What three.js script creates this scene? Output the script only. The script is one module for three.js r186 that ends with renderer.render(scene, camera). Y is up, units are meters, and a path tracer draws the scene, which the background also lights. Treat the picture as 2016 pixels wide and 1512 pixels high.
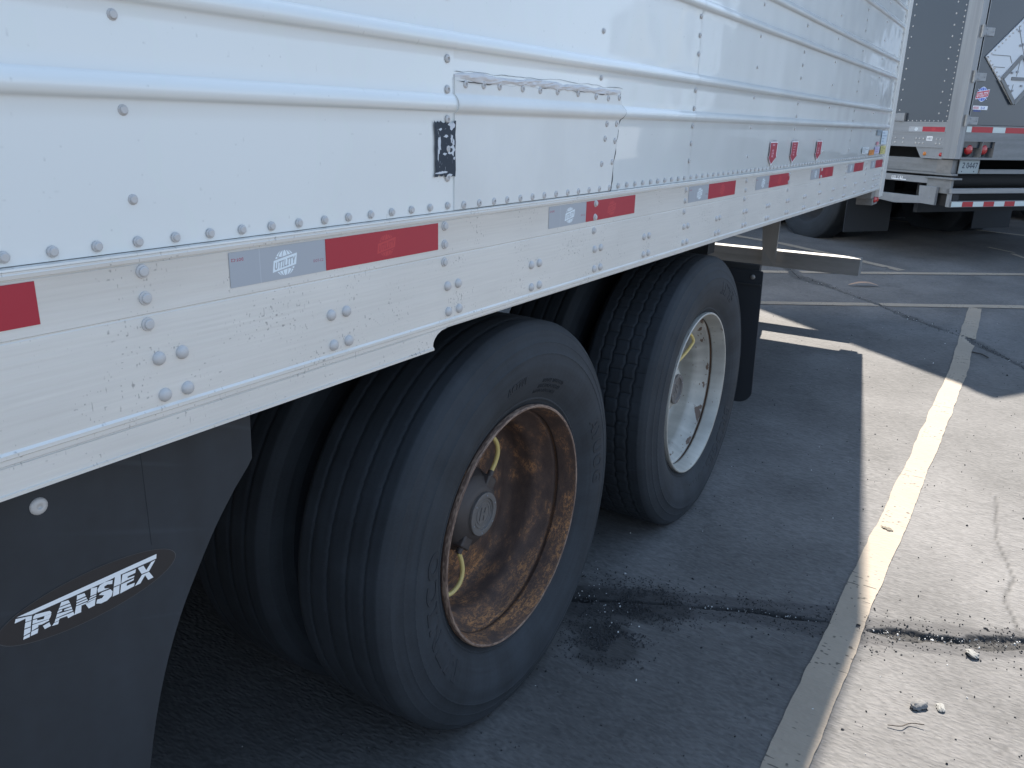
import * as THREE from 'three';
import { mergeGeometries, mergeVertices, toCreasedNormals } from 'three/addons/utils/BufferGeometryUtils.js';
import { RoundedBoxGeometry } from 'three/addons/geometries/RoundedBoxGeometry.js';
import { TextGeometry } from 'three/addons/geometries/TextGeometry.js';
import { FontLoader } from 'three/addons/loaders/FontLoader.js';

// ---------------------------------------------------------------- camera, sky, sun, exposure
const scene = new THREE.Scene();
const camera = new THREE.PerspectiveCamera(50.27, 4 / 3, 0.05, 1500);
camera.position.set(0.0002, 1.4261, 0.8995);
camera.up.set(0.2461, 0.9518, -0.1830);
camera.lookAt(0.0002 + 0.8111, 1.4261 - 0.3056, 0.8995 - 0.4988);
camera.updateMatrixWorld(); camera.updateProjectionMatrix();

const renderer = new THREE.WebGLRenderer({ antialias: true });
renderer.setSize(1024, 768);
renderer.toneMapping = THREE.LinearToneMapping;
renderer.toneMappingExposure = 3.8;
renderer.shadowMap.enabled = true;

const toSun = new THREE.Vector3(3.87, 4.11, -0.694).normalize();
{
  const W = 512, H = 256, d = new Float32Array(W * H * 4), v = new THREE.Vector3();
  for (let j = 0; j < H; j++) for (let i = 0; i < W; i++) {
    const phi = ((i + 0.5) / W - 0.5) * 2 * Math.PI, th = ((j + 0.5) / H - 0.5) * Math.PI;
    v.set(Math.cos(th) * Math.cos(phi), Math.sin(th), Math.cos(th) * Math.sin(phi));
    const e = Math.max(0, v.y), c = Math.max(0, v.dot(toSun)), h = Math.pow(1 - e, 3.0);
    const glow = 0.16 * Math.pow(c, 6) + 0.5 * Math.pow(c, 60);
    const o = (j * W + i) * 4;
    d[o] = 0.105 + 0.236 * h + glow * 0.8; d[o + 1] = 0.172 + 0.232 * h + glow * 0.8; d[o + 2] = 0.284 + 0.190 * h + glow * 0.78; d[o + 3] = 1;
  }
  const sky = new THREE.DataTexture(d, W, H, THREE.RGBAFormat, THREE.FloatType);
  sky.mapping = THREE.EquirectangularReflectionMapping; sky.magFilter = sky.minFilter = THREE.LinearFilter; sky.needsUpdate = true;
  scene.background = sky; scene.environment = sky;
}
const sun = new THREE.DirectionalLight(0xffffff, 3.4);
sun.color.setRGB(1, 0.93, 0.83);
sun.position.copy(toSun).multiplyScalar(40).add(new THREE.Vector3(4, 0, 0)); sun.target.position.set(4, 0, 0);
sun.castShadow = true; sun.shadow.mapSize.set(4096, 4096);
Object.assign(sun.shadow.camera, { left: -16, right: 16, top: 16, bottom: -16, near: 1, far: 90 });
scene.add(sun, sun.target);

// ---------------------------------------------------------------- helpers
const clamp = (x, a = 0, b = 1) => Math.min(b, Math.max(a, x));
const ss = (a, b, x) => { const t = clamp((x - a) / (b - a)); return t * t * (3 - 2 * t); };
const mix = (a, b, t) => a + (b - a) * t;
function rng(seed) { let s = seed >>> 0; return () => { s = (s + 0x6d2b79f5) >>> 0; let t = Math.imul(s ^ (s >>> 15), 1 | s); t = (t + Math.imul(t ^ (t >>> 7), 61 | t)) ^ t; return ((t ^ (t >>> 14)) >>> 0) / 4294967296; }; }
function hash(x, y, s) { let h = (Math.imul(x, 374761393) + Math.imul(y, 668265263) + Math.imul(s, 2147483647 ^ 0x5bd1e995)) | 0; h = Math.imul(h ^ (h >>> 13), 1274126177); return ((h ^ (h >>> 16)) >>> 0) / 4294967296; }
function vnoise(x, y, px, py, s) {   // value noise, periodic in px, py cells (0 = not periodic)
  const xi = Math.floor(x), yi = Math.floor(y), fx = x - xi, fy = y - yi, u = fx * fx * (3 - 2 * fx), v = fy * fy * (3 - 2 * fy);
  const m = (a, n) => n ? ((a % n) + n) % n : a;
  const x0 = m(xi, px), x1 = m(xi + 1, px), y0 = m(yi, py), y1 = m(yi + 1, py);
  return mix(mix(hash(x0, y0, s), hash(x1, y0, s), u), mix(hash(x0, y1, s), hash(x1, y1, s), u), v);
}
function fbm(x, y, px, py, s, oct = 4) { let a = 0, w = 0.5, n = 0; for (let i = 0; i < oct; i++) { a += w * vnoise(x, y, px, py, s + i * 17); n += w; x *= 2; y *= 2; px *= 2; py *= 2; w *= 0.5; } return a / n; }
function texture(w, h, fn, srgb = true, rx = 1, ry = 1) {   // fn(u, v) -> [r, g, b] linear 0..1, or one number
  const d = new Uint8Array(w * h * 4);
  const enc = (x) => Math.round(255 * clamp(srgb ? (x <= 0.0031308 ? 12.92 * x : 1.055 * Math.pow(x, 1 / 2.4) - 0.055) : x));
  for (let j = 0; j < h; j++) for (let i = 0; i < w; i++) {
    const c = fn(i / w, j / h), o = (j * w + i) * 4, a = typeof c === 'number';
    d[o] = enc(a ? c : c[0]); d[o + 1] = enc(a ? c : c[1]); d[o + 2] = enc(a ? c : c[2]); d[o + 3] = 255;
  }
  const t = new THREE.DataTexture(d, w, h); t.wrapS = t.wrapT = THREE.RepeatWrapping; t.magFilter = THREE.LinearFilter; t.minFilter = THREE.LinearMipmapLinearFilter;
  if (srgb) t.colorSpace = THREE.SRGBColorSpace; t.repeat.set(rx, ry); t.needsUpdate = true; return t;
}
function canvasTexture(w, h, draw) {
  const c = document.createElement('canvas'); c.width = w; c.height = h; draw(c.getContext('2d'), w, h);
  const t = new THREE.CanvasTexture(c); t.colorSpace = THREE.SRGBColorSpace; t.anisotropy = 8; return t;
}
const rgb = (r, g, b) => new THREE.Color().setRGB(r, g, b);
const std = (o) => { if (Array.isArray(o.color)) o.color = rgb(...o.color); return new THREE.MeshStandardMaterial(o); };
const phys = (o) => { if (Array.isArray(o.color)) o.color = rgb(...o.color); return new THREE.MeshPhysicalMaterial(o); };
const used = {};
const numbered = (n) => { used[n] = (used[n] || 0) + 1; return used[n] === 1 ? n : `${n}_${String(used[n] - 1).padStart(3, '0')}`; };
function strip(g) { g = g.index ? g.toNonIndexed() : g; for (const k of Object.keys(g.attributes)) if (!['position', 'normal', 'uv'].includes(k)) g.deleteAttribute(k); return g; }
const merge = (gs) => gs.length === 1 ? gs[0] : mergeGeometries(gs.map(strip));
function mesh(name, geo, mat, parent) {
  const m = new THREE.Mesh(Array.isArray(geo) ? merge(geo) : geo, mat); m.name = name; m.castShadow = m.receiveShadow = true; parent.add(m); return m;
}
function group(name, parent, x = 0, y = 0, z = 0) { const g = new THREE.Group(); g.name = name; g.position.set(x, y, z); parent.add(g); return g; }
function tag(o, label, category, grp, kind) { o.userData.label = label; if (category) o.userData.category = category; if (grp) o.userData.group = grp; if (kind) o.userData.kind = kind; return o; }
function box(x0, x1, y0, y1, z0, z1, r = 0) {
  const g = r ? new RoundedBoxGeometry(x1 - x0, y1 - y0, z1 - z0, 2, r) : new THREE.BoxGeometry(x1 - x0, y1 - y0, z1 - z0);
  g.translate((x0 + x1) / 2, (y0 + y1) / 2, (z0 + z1) / 2); return g;
}
function uvMetres(g, ax = 'x', ay = 'y') { const p = g.attributes.position, u = g.attributes.uv, f = { x: (i) => p.getX(i), y: (i) => p.getY(i), z: (i) => p.getZ(i) }; for (let i = 0; i < p.count; i++) u.setXY(i, f[ax](i), f[ay](i)); return g; }
function tube(pts, r, seg = 24, rs = 8) { return new THREE.TubeGeometry(new THREE.CatmullRomCurve3(pts.map((a) => new THREE.Vector3(...a))), seg, r, rs); }
function cyl(axis, r0, r1, a0, a1, c0, c1, seg = 24) {   // along axis from a0 to a1; c0, c1 the two other coordinates in x, y, z order
  const g = new THREE.CylinderGeometry(r1, r0, a1 - a0, seg);
  if (axis === 'y') g.translate(c0, (a0 + a1) / 2, c1);
  if (axis === 'x') { g.rotateZ(-Math.PI / 2); g.translate((a0 + a1) / 2, c0, c1); }
  if (axis === 'z') { g.rotateX(Math.PI / 2); g.translate(c0, c1, (a0 + a1) / 2); }
  return g;
}
// grid(nu, nv, f): surface from f(i, j) -> [x, y, z, u, v]
function grid(nu, nv, f, color) {
  const p = [], t = [], ix = [], c = [];
  for (let j = 0; j <= nv; j++) for (let i = 0; i <= nu; i++) { const a = f(i, j); p.push(a[0], a[1], a[2]); t.push(a[3], a[4]); if (color) c.push(a[5], a[6], a[7]); }
  for (let j = 0; j < nv; j++) for (let i = 0; i < nu; i++) { const a = j * (nu + 1) + i, b = a + 1, d = a + nu + 1, e = d + 1; ix.push(a, b, e, a, e, d); }
  const g = new THREE.BufferGeometry(); g.setAttribute('position', new THREE.Float32BufferAttribute(p, 3)); g.setAttribute('uv', new THREE.Float32BufferAttribute(t, 2));
  if (color) g.setAttribute('color', new THREE.Float32BufferAttribute(c, 3));
  g.setIndex(ix); g.computeVertexNormals(); return g;
}
const font = await new FontLoader().loadAsync('fonts/droid/droid_sans_bold.typeface.json');

// the lot rises gently behind the tandem
const groundY = (x) => x < 1.8 ? 0 : x < 3 ? 0.03 * (x - 1.8) ** 2 / 2.4 : x < 18 ? 0.03 * (x - 2.4) : 0.468;
const groundAt = (x) => groundY(x);
const LOGO = [
  [4107,8464,5998,8436,5986,8370,5453,8382,5435,8248,5334,8258,5369,8386,5315,8380,4285,8408,4218,8429],
  [5332,8244,5416,8239,5394,8121,5302,8124],
  [4093,8448,4281,8395,4264,8338,4194,8352,4203,8395,4074,8397],
  [4191,8343,4261,8330,4245,8262,4170,8271],
  [4167,8260,4243,8250,4229,8189,4148,8183],
  [4147,8172,4225,8174,4212,8132,4135,8136],
  [4295,8376,4322,8388,4490,8348,4509,8317,4499,8299,4282,8339],
  [4280,8328,4332,8320,4324,8301,4407,8278,4421,8312,4503,8296,4485,8259,4469,8244,4267,8280],
  [4263,8270,4464,8241,4466,8222,4378,8217,4333,8230,4325,8206,4247,8197],
  [4241,8190,4327,8187,4308,8132,4225,8136],
  [4382,8191,4463,8199,4475,8139,4398,8137],
  [4643,8388,4732,8373,4747,8325,4615,8338],
  [4608,8327,4748,8312,4754,8275,4594,8303],
  [4587,8295,4640,8288,4634,8267,4572,8265],
  [4669,8272,4757,8264,4761,8229,4656,8257],
  [4569,8257,4761,8220,4767,8197,4549,8212],
  [4542,8203,4770,8181,4778,8134,4692,8129,4686,8166,4592,8180,4578,8159,4526,8164],
  [4520,8159,4580,8152,4563,8116,4486,8132],
  [4847,8377,4943,8364,4955,8315,4833,8318],
  [4829,8305,4956,8299,4964,8273,4825,8283],
  [4821,8269,4967,8262,4973,8238,4816,8248],
  [4813,8237,4976,8224,4985,8203,4882,8213,4865,8124,4777,8131],
  [5033,8385,5117,8364,5094,8277,5013,8282],
  [5008,8268,5090,8266,5086,8249,4991,8249],
  [4993,8236,5084,8235,5079,8215,4942,8218],
  [4933,8210,5073,8210,5050,8123,4968,8123],
  [5334,8359,5319,8307,5255,8331,5208,8323,5210,8294,5276,8266,5115,8281,5116,8327,5156,8371,5221,8381],
  [5170,8259,5285,8245,5312,8198,5289,8140,5220,8107,5138,8109,5073,8139,5091,8188,5159,8177,5192,8204,5121,8243],
  [5475,8368,5673,8355,5657,8307,5546,8307,5537,8286,5641,8273,5632,8252,5528,8259,5441,8252],
  [5437,8238,5630,8236,5620,8212,5521,8211,5511,8178,5630,8169,5615,8123,5409,8116],
  [5701,8358,5787,8355,5819,8271,5904,8351,5969,8355,5857,8235,5744,8247],
  [5748,8232,5856,8225,5911,8113,5829,8112,5793,8204,5709,8117,5627,8119],
];
// ---------------------------------------------------------------- the lot: asphalt, cracks, paint
function segDist(px, pz, line) {
  let best = 1e9, along = 0, acc = 0;
  for (let k = 0; k + 1 < line.length; k++) {
    const [ax, az] = line[k], [bx, bz] = line[k + 1], dx = bx - ax, dz = bz - az, L = Math.hypot(dx, dz), t = clamp(((px - ax) * dx + (pz - az) * dz) / (L * L));
    const d = Math.hypot(px - ax - t * dx, pz - az - t * dz); if (d < best) { best = d; along = acc + t * L; } acc += L;
  }
  return [best, along];
}
const crackA = [[1.86, -0.75], [1.93, -0.4], [2.024, -0.095], [2.118, 0.071], [2.189, 0.211], [2.256, 0.351], [2.287, 0.421], [2.312, 0.508], [2.354, 0.618], [2.362, 0.691], [2.394, 0.784], [2.442, 0.902], [2.495, 1.017], [2.56, 1.114], [2.7, 1.4], [2.86, 2.0]];
const crackB = [[8.3, -1.25], [7.916, -0.928], [7.596, -0.779], [7.391, -0.513], [6.897, -0.019], [6.566, 0.281], [6.181, 0.678], [5.937, 0.842], [5.716, 0.99], [5.3, 1.35], [4.9, 1.9]];
const crackC = [[3.6, 0.99], [3.216, 1.008], [3.05, 1.05], [2.94, 1.073], [2.785, 1.051], [2.677, 1.084], [2.571, 1.105]];
const blobs = [[2.03, -0.02, 0.20], [1.88, 0.09, 0.13], [2.13, 0.12, 0.15]];
function crackInfo(x, z) {
  let depth = 0, seal = 0, dark = 0;
  if (x > 1.6 && x < 3.1 && z > -1) {
    const [d, s] = segDist(x, z, crackA);
    const wob = 0.034 * (fbm(s * 6, 3, 0, 0, 5, 3) - 0.5), w = 0.010 + 0.030 * ss(0.30, 0.62, fbm(s * 9, 7, 0, 0, 9, 3)) * ss(1.25, 1.6, s);
    const dd = Math.abs(d + wob);
    depth = Math.max(depth, (0.010 + 0.008 * vnoise(x * 90, z * 90, 0, 0, 3)) * (1 - ss(w * 0.5, w, dd)));
    seal = Math.max(seal, 1 - ss(0.065, 0.085, d + 0.05 * (fbm(s * 5, z, 0, 0, 21, 3) - 0.5)));
    dark = Math.max(dark, 1 - ss(w * 0.6, w * 1.15, dd));
  }
  if (x > 4.6 && z > -1.5) {
    const [d, s] = segDist(x, z, crackB);
    const w = 0.02 + 0.07 * ss(0.3, 0.75, fbm(s * 3, 2, 0, 0, 31, 3)), dd = Math.abs(d + 0.03 * (fbm(s * 8, 1, 0, 0, 33, 3) - 0.5));
    dark = Math.max(dark, 0.85 * (1 - ss(w * 0.5, w, dd)) * (0.45 + 0.55 * vnoise(x * 45, z * 45, 0, 0, 8))); depth = Math.max(depth, 0.006 * (1 - ss(w * 0.4, w, dd)));
  }
  if (x > 2.5 && x < 3.7 && z > 0.8) {
    const [d, s] = segDist(x, z, crackC); const dd = d + 0.006 * Math.abs(fbm(s * 20, 4, 0, 0, 41, 2) - 0.5);
    dark = Math.max(dark, 0.7 * (1 - ss(0.003, 0.009, dd))); depth = Math.max(depth, 0.003 * (1 - ss(0.002, 0.008, dd)));
  }
  return [depth, seal, dark];
}
const asphaltTex = texture(1024, 1024, (u, v) => {
  const a = fbm(u * 6, v * 6, 6, 6, 1, 4), b = vnoise(u * 340, v * 150, 340, 150, 4), b2 = vnoise(u * 160, v * 70, 160, 70, 14), c = hash(Math.floor(u * 1024), Math.floor(v * 1024), 5);
  let k = 0.80 + 0.40 * (a - 0.5) + 0.28 * (b - 0.5) + 0.20 * (b2 - 0.5) + 0.10 * (c - 0.5);
  if (c > 0.9985) k *= 0.35;
  return [0.158 * k, 0.151 * k, 0.147 * k];
}, true);
const asphaltBump = texture(1024, 1024, (u, v) => 0.5 * vnoise(u * 340, v * 150, 340, 150, 4) + 0.3 * vnoise(u * 170, v * 80, 170, 80, 24) + 0.2 * fbm(u * 8, v * 8, 8, 8, 2, 3), false);
asphaltTex.repeat.set(0.62, 0.62); asphaltBump.repeat.set(0.62, 0.62);
const M = {};
M.asphalt = std({ map: asphaltTex, bumpMap: asphaltBump, bumpScale: 0.0026, roughness: 0.86, vertexColors: true });
M.paint = std({ map: texture(512, 512, (u, v) => {
  const n = fbm(u * 8, v * 8, 8, 8, 51, 5), sp = vnoise(u * 120, v * 60, 120, 60, 52), f = fbm(u * 40, v * 20, 40, 20, 53, 3);
  let k = 0.92 + 0.18 * (n - 0.5) + 0.1 * (f - 0.5); const w = sp * 0.75 + n * 0.25; if (w > 0.80) k *= mix(1, 0.3, ss(0.80, 0.86, w));
  return [0.345 * k, 0.285 * k, 0.222 * k];
}), bumpMap: asphaltBump, bumpScale: 0.002, roughness: 0.8 });

const lot = group('parking_lot', scene); lot.userData.kind = 'structure'; lot.userData.label = 'worn grey asphalt parking lot with cracks and painted stall lines';
{
  const line = (parts) => { const a = []; for (const [s, e, n] of parts) for (let k = 0; k < n; k++) a.push(s + (e - s) * k / n); a.push(parts[parts.length - 1][1]); return a; };
  const xs = line([[-400, -60, 4], [-60, -10, 6], [-10, -1, 12], [-1, 1.2, 40], [1.2, 1.78, 48], [1.78, 2.75, 150], [2.75, 4, 90], [4, 9, 230], [9, 18, 60], [18, 60, 10], [60, 600, 6]]);
  const zs = line([[-400, -60, 4], [-60, -10, 6], [-10, -3, 20], [-3, -1, 50], [-1, -0.3, 50], [-0.3, 1.5, 190], [1.5, 4, 40], [4, 20, 16], [20, 60, 6], [60, 400, 4]]);
  const g = grid(zs.length - 1, xs.length - 1, (i, j) => {
    const x = xs[j], z = zs[i], near = x > -3 && x < 13 && z > -6 && z < 4;
    let y = groundY(x), k = 1, r = 1;
    if (near) {
      const [dep, seal, dark] = crackInfo(x, z);
      y += 0.004 * (fbm(x * 0.7 + 9, z * 0.7, 0, 0, 71, 3) - 0.5) * ss(0.7, 1.2, Math.abs(x - 2.2)) - dep;
      k = 0.84 + 0.7 * (fbm(x * 0.9, z * 0.9, 0, 0, 61, 4) - 0.5) + 0.42 * (fbm(x * 3.1, z * 3.1, 0, 0, 62, 4) - 0.5);
      k *= mix(1, 0.60, seal); k *= mix(1, 0.30, dark); r = mix(1, 1.03, seal);
      for (const [bx, bz, br] of blobs) { const q = Math.hypot(x - bx, z - bz) / br + 0.7 * (fbm(x * 14, z * 14, 0, 0, 66, 3) - 0.5); k *= mix(0.50, 1, ss(0.55, 0.95, q)); }
    }
    return [x, y, z, x, z, k, k, k * r];
  }, true);
  mesh('pavement', g, M.asphalt, lot);
}
// a painted line along a polyline on the ground, edges uneven, broken where a crack runs through
function paintLine(name, pts, width, seed, step = 0.02, worn = 0) {
  const P = [], T = [], I = []; let acc = 0; const rows = [];
  for (let k = 0; k + 1 < pts.length; k++) {
    const [ax, az] = pts[k], [bx, bz] = pts[k + 1], L = Math.hypot(bx - ax, bz - az), n = Math.ceil(L / step), nx = -(bz - az) / L, nz = (bx - ax) / L;
    for (let i = k ? 1 : 0; i <= n; i++) { const t = i / n; rows.push([ax + (bx - ax) * t, az + (bz - az) * t, nx, nz, acc + L * t]); } acc += L;
  }
  const m = 8;
  for (const [x, z, nx, nz, s] of rows) {
    const e0 = -width / 2 + 0.014 * (fbm(s * 6, 1, 0, 0, seed, 3) - 0.5) + 0.003 * (fbm(s * 45, 1, 0, 0, seed + 2, 3) - 0.5), e1 = width / 2 + 0.014 * (fbm(s * 6, 9, 0, 0, seed + 1, 3) - 0.5) + 0.003 * (fbm(s * 45, 9, 0, 0, seed + 3, 3) - 0.5);
    for (let q = 0; q <= m; q++) {
      const o = mix(e0, e1, q / m), X = x + nx * o, Z = z + nz * o; const dep = crackInfo(X, Z)[0];
      P.push(X, groundY(X) + 0.004 - dep + 0.004 * (fbm(X * 0.7 + 9, Z * 0.7, 0, 0, 71, 3) - 0.5) * ss(0.7, 1.2, Math.abs(X - 2.2)), Z); T.push(s, o);
    }
  }
  for (let r = 0; r + 1 < rows.length; r++) for (let q = 0; q < m; q++) {
    const a = r * (m + 1) + q, X = P[a * 3], Z = P[a * 3 + 2]; if (crackInfo(X, Z)[2] > 0.35) continue;
    if (worn && fbm(X * 5, Z * 5, 0, 0, seed + 7, 4) < worn) continue;
    const b = a + 1, c = a + m + 1, d = c + 1; I.push(a, c, d, a, d, b);
  }
  const g = new THREE.BufferGeometry(); g.setAttribute('position', new THREE.Float32BufferAttribute(P, 3)); g.setAttribute('uv', new THREE.Float32BufferAttribute(T, 2)); g.setIndex(I); g.computeVertexNormals();
  if (g.attributes.normal.getY(0) < 0) { g.index.array.reverse(); g.computeVertexNormals(); }
  return mesh(name, g, M.paint, lot);
}
paintLine('stall_line', [[-3, 0.645], [1.66, 0.650], [2.4, 0.655], [3.3, 0.676], [5.35, 0.708], [7.16, 0.672]], 0.096, 101);
paintLine('cross_line', [[4.6, -4.0], [6.38, -0.79], [7.416, 0.989], [8.6, 3.0]], 0.1, 111);
paintLine('cross_line', [[5.9, -4.1], [7.62, -1.13], [8.91, 0.951], [10.2, 3.0]], 0.1, 121);
paintLine('angled_line', [[10.7, -4.0], [9.613, -2.037], [9.343, -1.375], [8.737, -0.419], [8.46, -0.03]], 0.1, 131, 0.03, 0.28);
paintLine('far_line', [[12.2, -0.9], [11.95, -0.04], [11.66, 0.88], [11.3, 2.1]], 0.08, 141, 0.05);
paintLine('faded_mark', [[10.44, 0.57], [10.2, 0.83]], 0.04, 151, 0.03);
paintLine('faded_mark', [[10.12, 0.81], [9.85, 0.96]], 0.05, 161, 0.03);
// ---------------------------------------------------------------- materials
const wear = texture(512, 512, (u, v) => { const a = fbm(u * 4, v * 4, 4, 4, 201, 5), s = vnoise(u * 150, v * 150, 150, 150, 202); const k = 1 + 0.05 * (a - 0.5) - (s > 0.955 ? 0.2 * ss(0.955, 1, s) : 0); return [k * 0.93, k * 0.94, k * 0.93]; });
M.white = phys({ color: [0.80, 0.81, 0.795], map: wear, roughness: 0.22, clearcoat: 0.8, clearcoatRoughness: 0.04 });
M.patch = phys({ color: [0.74, 0.74, 0.72], map: texture(512, 512, (u, v) => { const a = fbm(u * 5, v * 5, 5, 5, 211, 5), s = fbm(u * 90, v * 8, 90, 8, 212, 2); const k = 0.96 + 0.2 * (a - 0.5) + 0.015 * (s - 0.5); return [k, k, k * 0.985]; }), roughness: 0.33, clearcoat: 0.2, clearcoatRoughness: 0.25 });
const railTex = texture(1024, 512, (u, v) => {
  const st = fbm(u * 10, v * 160, 10, 160, 221, 3), bl = fbm(u * 6, v * 5, 6, 5, 222, 5), sp = vnoise(u * 420, v * 130, 420, 130, 223), sp2 = fbm(u * 16, v * 12, 16, 12, 224, 3);
  let k = 0.94 + 0.09 * (st - 0.5) + 0.10 * (bl - 0.5); const d = sp * 0.8 + sp2 * 0.3; if (d > 0.86) k *= mix(1, 0.55, ss(0.86, 0.98, d));
  return [k, k * 0.985, k * 0.955];
});
railTex.repeat.set(1.1, 2.2);
M.rail = std({ color: [0.74, 0.735, 0.715], map: railTex, bumpMap: texture(512, 512, (u, v) => fbm(u * 8, v * 120, 8, 120, 226, 3), false, 1.1, 2.2), bumpScale: 0.0002, roughness: 0.42, metalness: 0.35 });
M.rivet = std({ color: [0.53, 0.515, 0.50], roughness: 0.55, metalness: 0.2 });
M.rivetDark = std({ color: [0.30, 0.31, 0.33], roughness: 0.5, metalness: 0.5 });
M.steel = std({ color: [0.27, 0.265, 0.26], map: texture(256, 256, (u, v) => { const a = fbm(u * 6, v * 6, 6, 6, 231, 5), s = fbm(u * 60, v * 10, 60, 10, 232, 2); const k = 0.9 + 0.3 * (a - 0.5) + 0.12 * (s - 0.5); return [k, k * 0.98, k * 0.95]; }), roughness: 0.5, metalness: 0.4 });
M.dark = std({ color: [0.017, 0.020, 0.025], roughness: 0.75 });
M.under = std({ color: [0.026, 0.027, 0.029], roughness: 0.85 });
const dust = texture(1024, 256, (u, v) => { const a = fbm(u * 12, v * 4, 12, 4, 241, 5), s = vnoise(u * 500, v * 160, 500, 160, 242), st = fbm(u * 6, v * 60, 6, 60, 243, 3); const k = 0.86 + 0.7 * (a - 0.5) + 0.2 * (s - 0.5) + 0.4 * (st - 0.5); return [0.0225 * k, 0.0275 * k, 0.034 * k]; });
M.rubber = std({ map: dust, roughness: 0.78 });
M.tread = std({ color: [0.036, 0.037, 0.039], roughness: 0.88 });
M.skirt = std({ map: texture(512, 512, (u, v) => { const a = fbm(u * 5, v * 5, 5, 5, 251, 5), s = fbm(u * 70, v * 70, 70, 70, 252, 2), w = fbm(u * 30, v * 3, 30, 3, 253, 3); const sc = vnoise(u * 24 + v * 60, v * 8, 0, 0, 254); const k = 0.95 + 0.6 * (a - 0.5) + 0.2 * (s - 0.5) + 0.35 * (w - 0.5) + 0.4 * ss(0.86, 0.97, sc); return [0.0185 * k, 0.0232 * k, 0.0295 * k]; }), roughness: 0.62 });
M.badge = std({ color: [0.016, 0.0155, 0.018], roughness: 0.42 });
M.print = std({ color: [0.78, 0.79, 0.79], roughness: 0.5 });
M.hose = std({ color: [0.60, 0.46, 0.17], roughness: 0.5 });
M.rust = std({ map: texture(1024, 512, (u, v) => {
  const a = fbm(u * 10, v * 5, 10, 5, 261, 5), b = fbm(u * 40, v * 20, 40, 20, 262, 3), g = hash(Math.floor(u * 1024), Math.floor(v * 512), 263), g2 = vnoise(u * 260, v * 120, 260, 120, 264);
  const o = ss(0.36, 0.70, a * 0.6 + b * 0.4) * (0.06 + 0.94 * ss(0.42, 0.68, g2 * 0.55 + g * 0.45));
  const k = 0.8 + 0.5 * (b - 0.5) + 0.35 * (g - 0.5);
  return [mix(0.088, 0.46, o) * k, mix(0.054, 0.21, o) * k, mix(0.042, 0.078, o) * k];
}), bumpMap: texture(512, 512, (u, v) => fbm(u * 60, v * 30, 60, 30, 265, 3), false), bumpScale: 0.0008, roughness: 0.85 });
M.rimWhite = std({ map: texture(1024, 512, (u, v) => {
  const a = fbm(u * 10, v * 4, 10, 4, 271, 5), st = fbm(u * 60, v * 3, 60, 3, 272, 3), sp = vnoise(u * 200, v * 60, 200, 60, 273), ch = fbm(u * 34, v * 16, 34, 16, 274, 4);
  let k = 0.9 + 0.55 * (a - 0.5) + 0.4 * (st - 0.5); let c = [0.45 * k, 0.43 * k, 0.385 * k];
  const band = Math.exp(-(((v - 0.25) / 0.07) ** 2)); const rustness = ss(0.655, 0.68, ch * 0.78 + 0.20 * band) + 0.8 * ss(0.94, 0.98, sp);
  c = c.map((q, i) => mix(q, [0.13, 0.085, 0.06][i], clamp(rustness))); return c;
}), roughness: 0.42, metalness: 0.1 });
M.rustLip = std({ map: texture(512, 64, (u, v) => { const a = fbm(u * 60, v * 3, 60, 3, 266, 4), g = vnoise(u * 256, v * 16, 256, 16, 267), o = ss(0.4, 0.62, a * 0.6 + g * 0.4); return [mix(0.13, 0.30, o), mix(0.08, 0.205, o), mix(0.06, 0.15, o)]; }), roughness: 0.75, metalness: 0.1 });
M.hub = std({ color: [0.085, 0.070, 0.064], map: texture(256, 256, (u, v) => { const a = fbm(u * 8, v * 8, 8, 8, 281, 4); const k = 0.85 + 0.4 * (a - 0.5); return [k, k, k]; }), roughness: 0.6, metalness: 0.3 });
M.hubFace = std({ color: [0.15, 0.138, 0.13], roughness: 0.6, metalness: 0.3 });
M.red = std({ color: [0.42, 0.016, 0.028], roughness: 0.32, bumpMap: texture(128, 128, (u, v) => vnoise(u * 40, v * 40, 40, 40, 291), false, 6, 6), bumpScale: 0.0001 });
M.silverTape = std({ color: [0.40, 0.415, 0.43], roughness: 0.35, metalness: 0.1 });
M.sealant = std({ color: [0.66, 0.64, 0.63], roughness: 0.7, bumpMap: texture(256, 256, (u, v) => fbm(u * 20, v * 20, 20, 20, 295, 3), false, 3, 3), bumpScale: 0.002 });
M.crackLine = std({ color: [0.06, 0.062, 0.065], roughness: 0.9 });
M.lampRed = phys({ color: [0.45, 0.02, 0.02], roughness: 0.2, clearcoat: 0.6 });
M.lampAmber = phys({ color: [0.62, 0.20, 0.03], roughness: 0.2, clearcoat: 0.6 });

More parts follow.
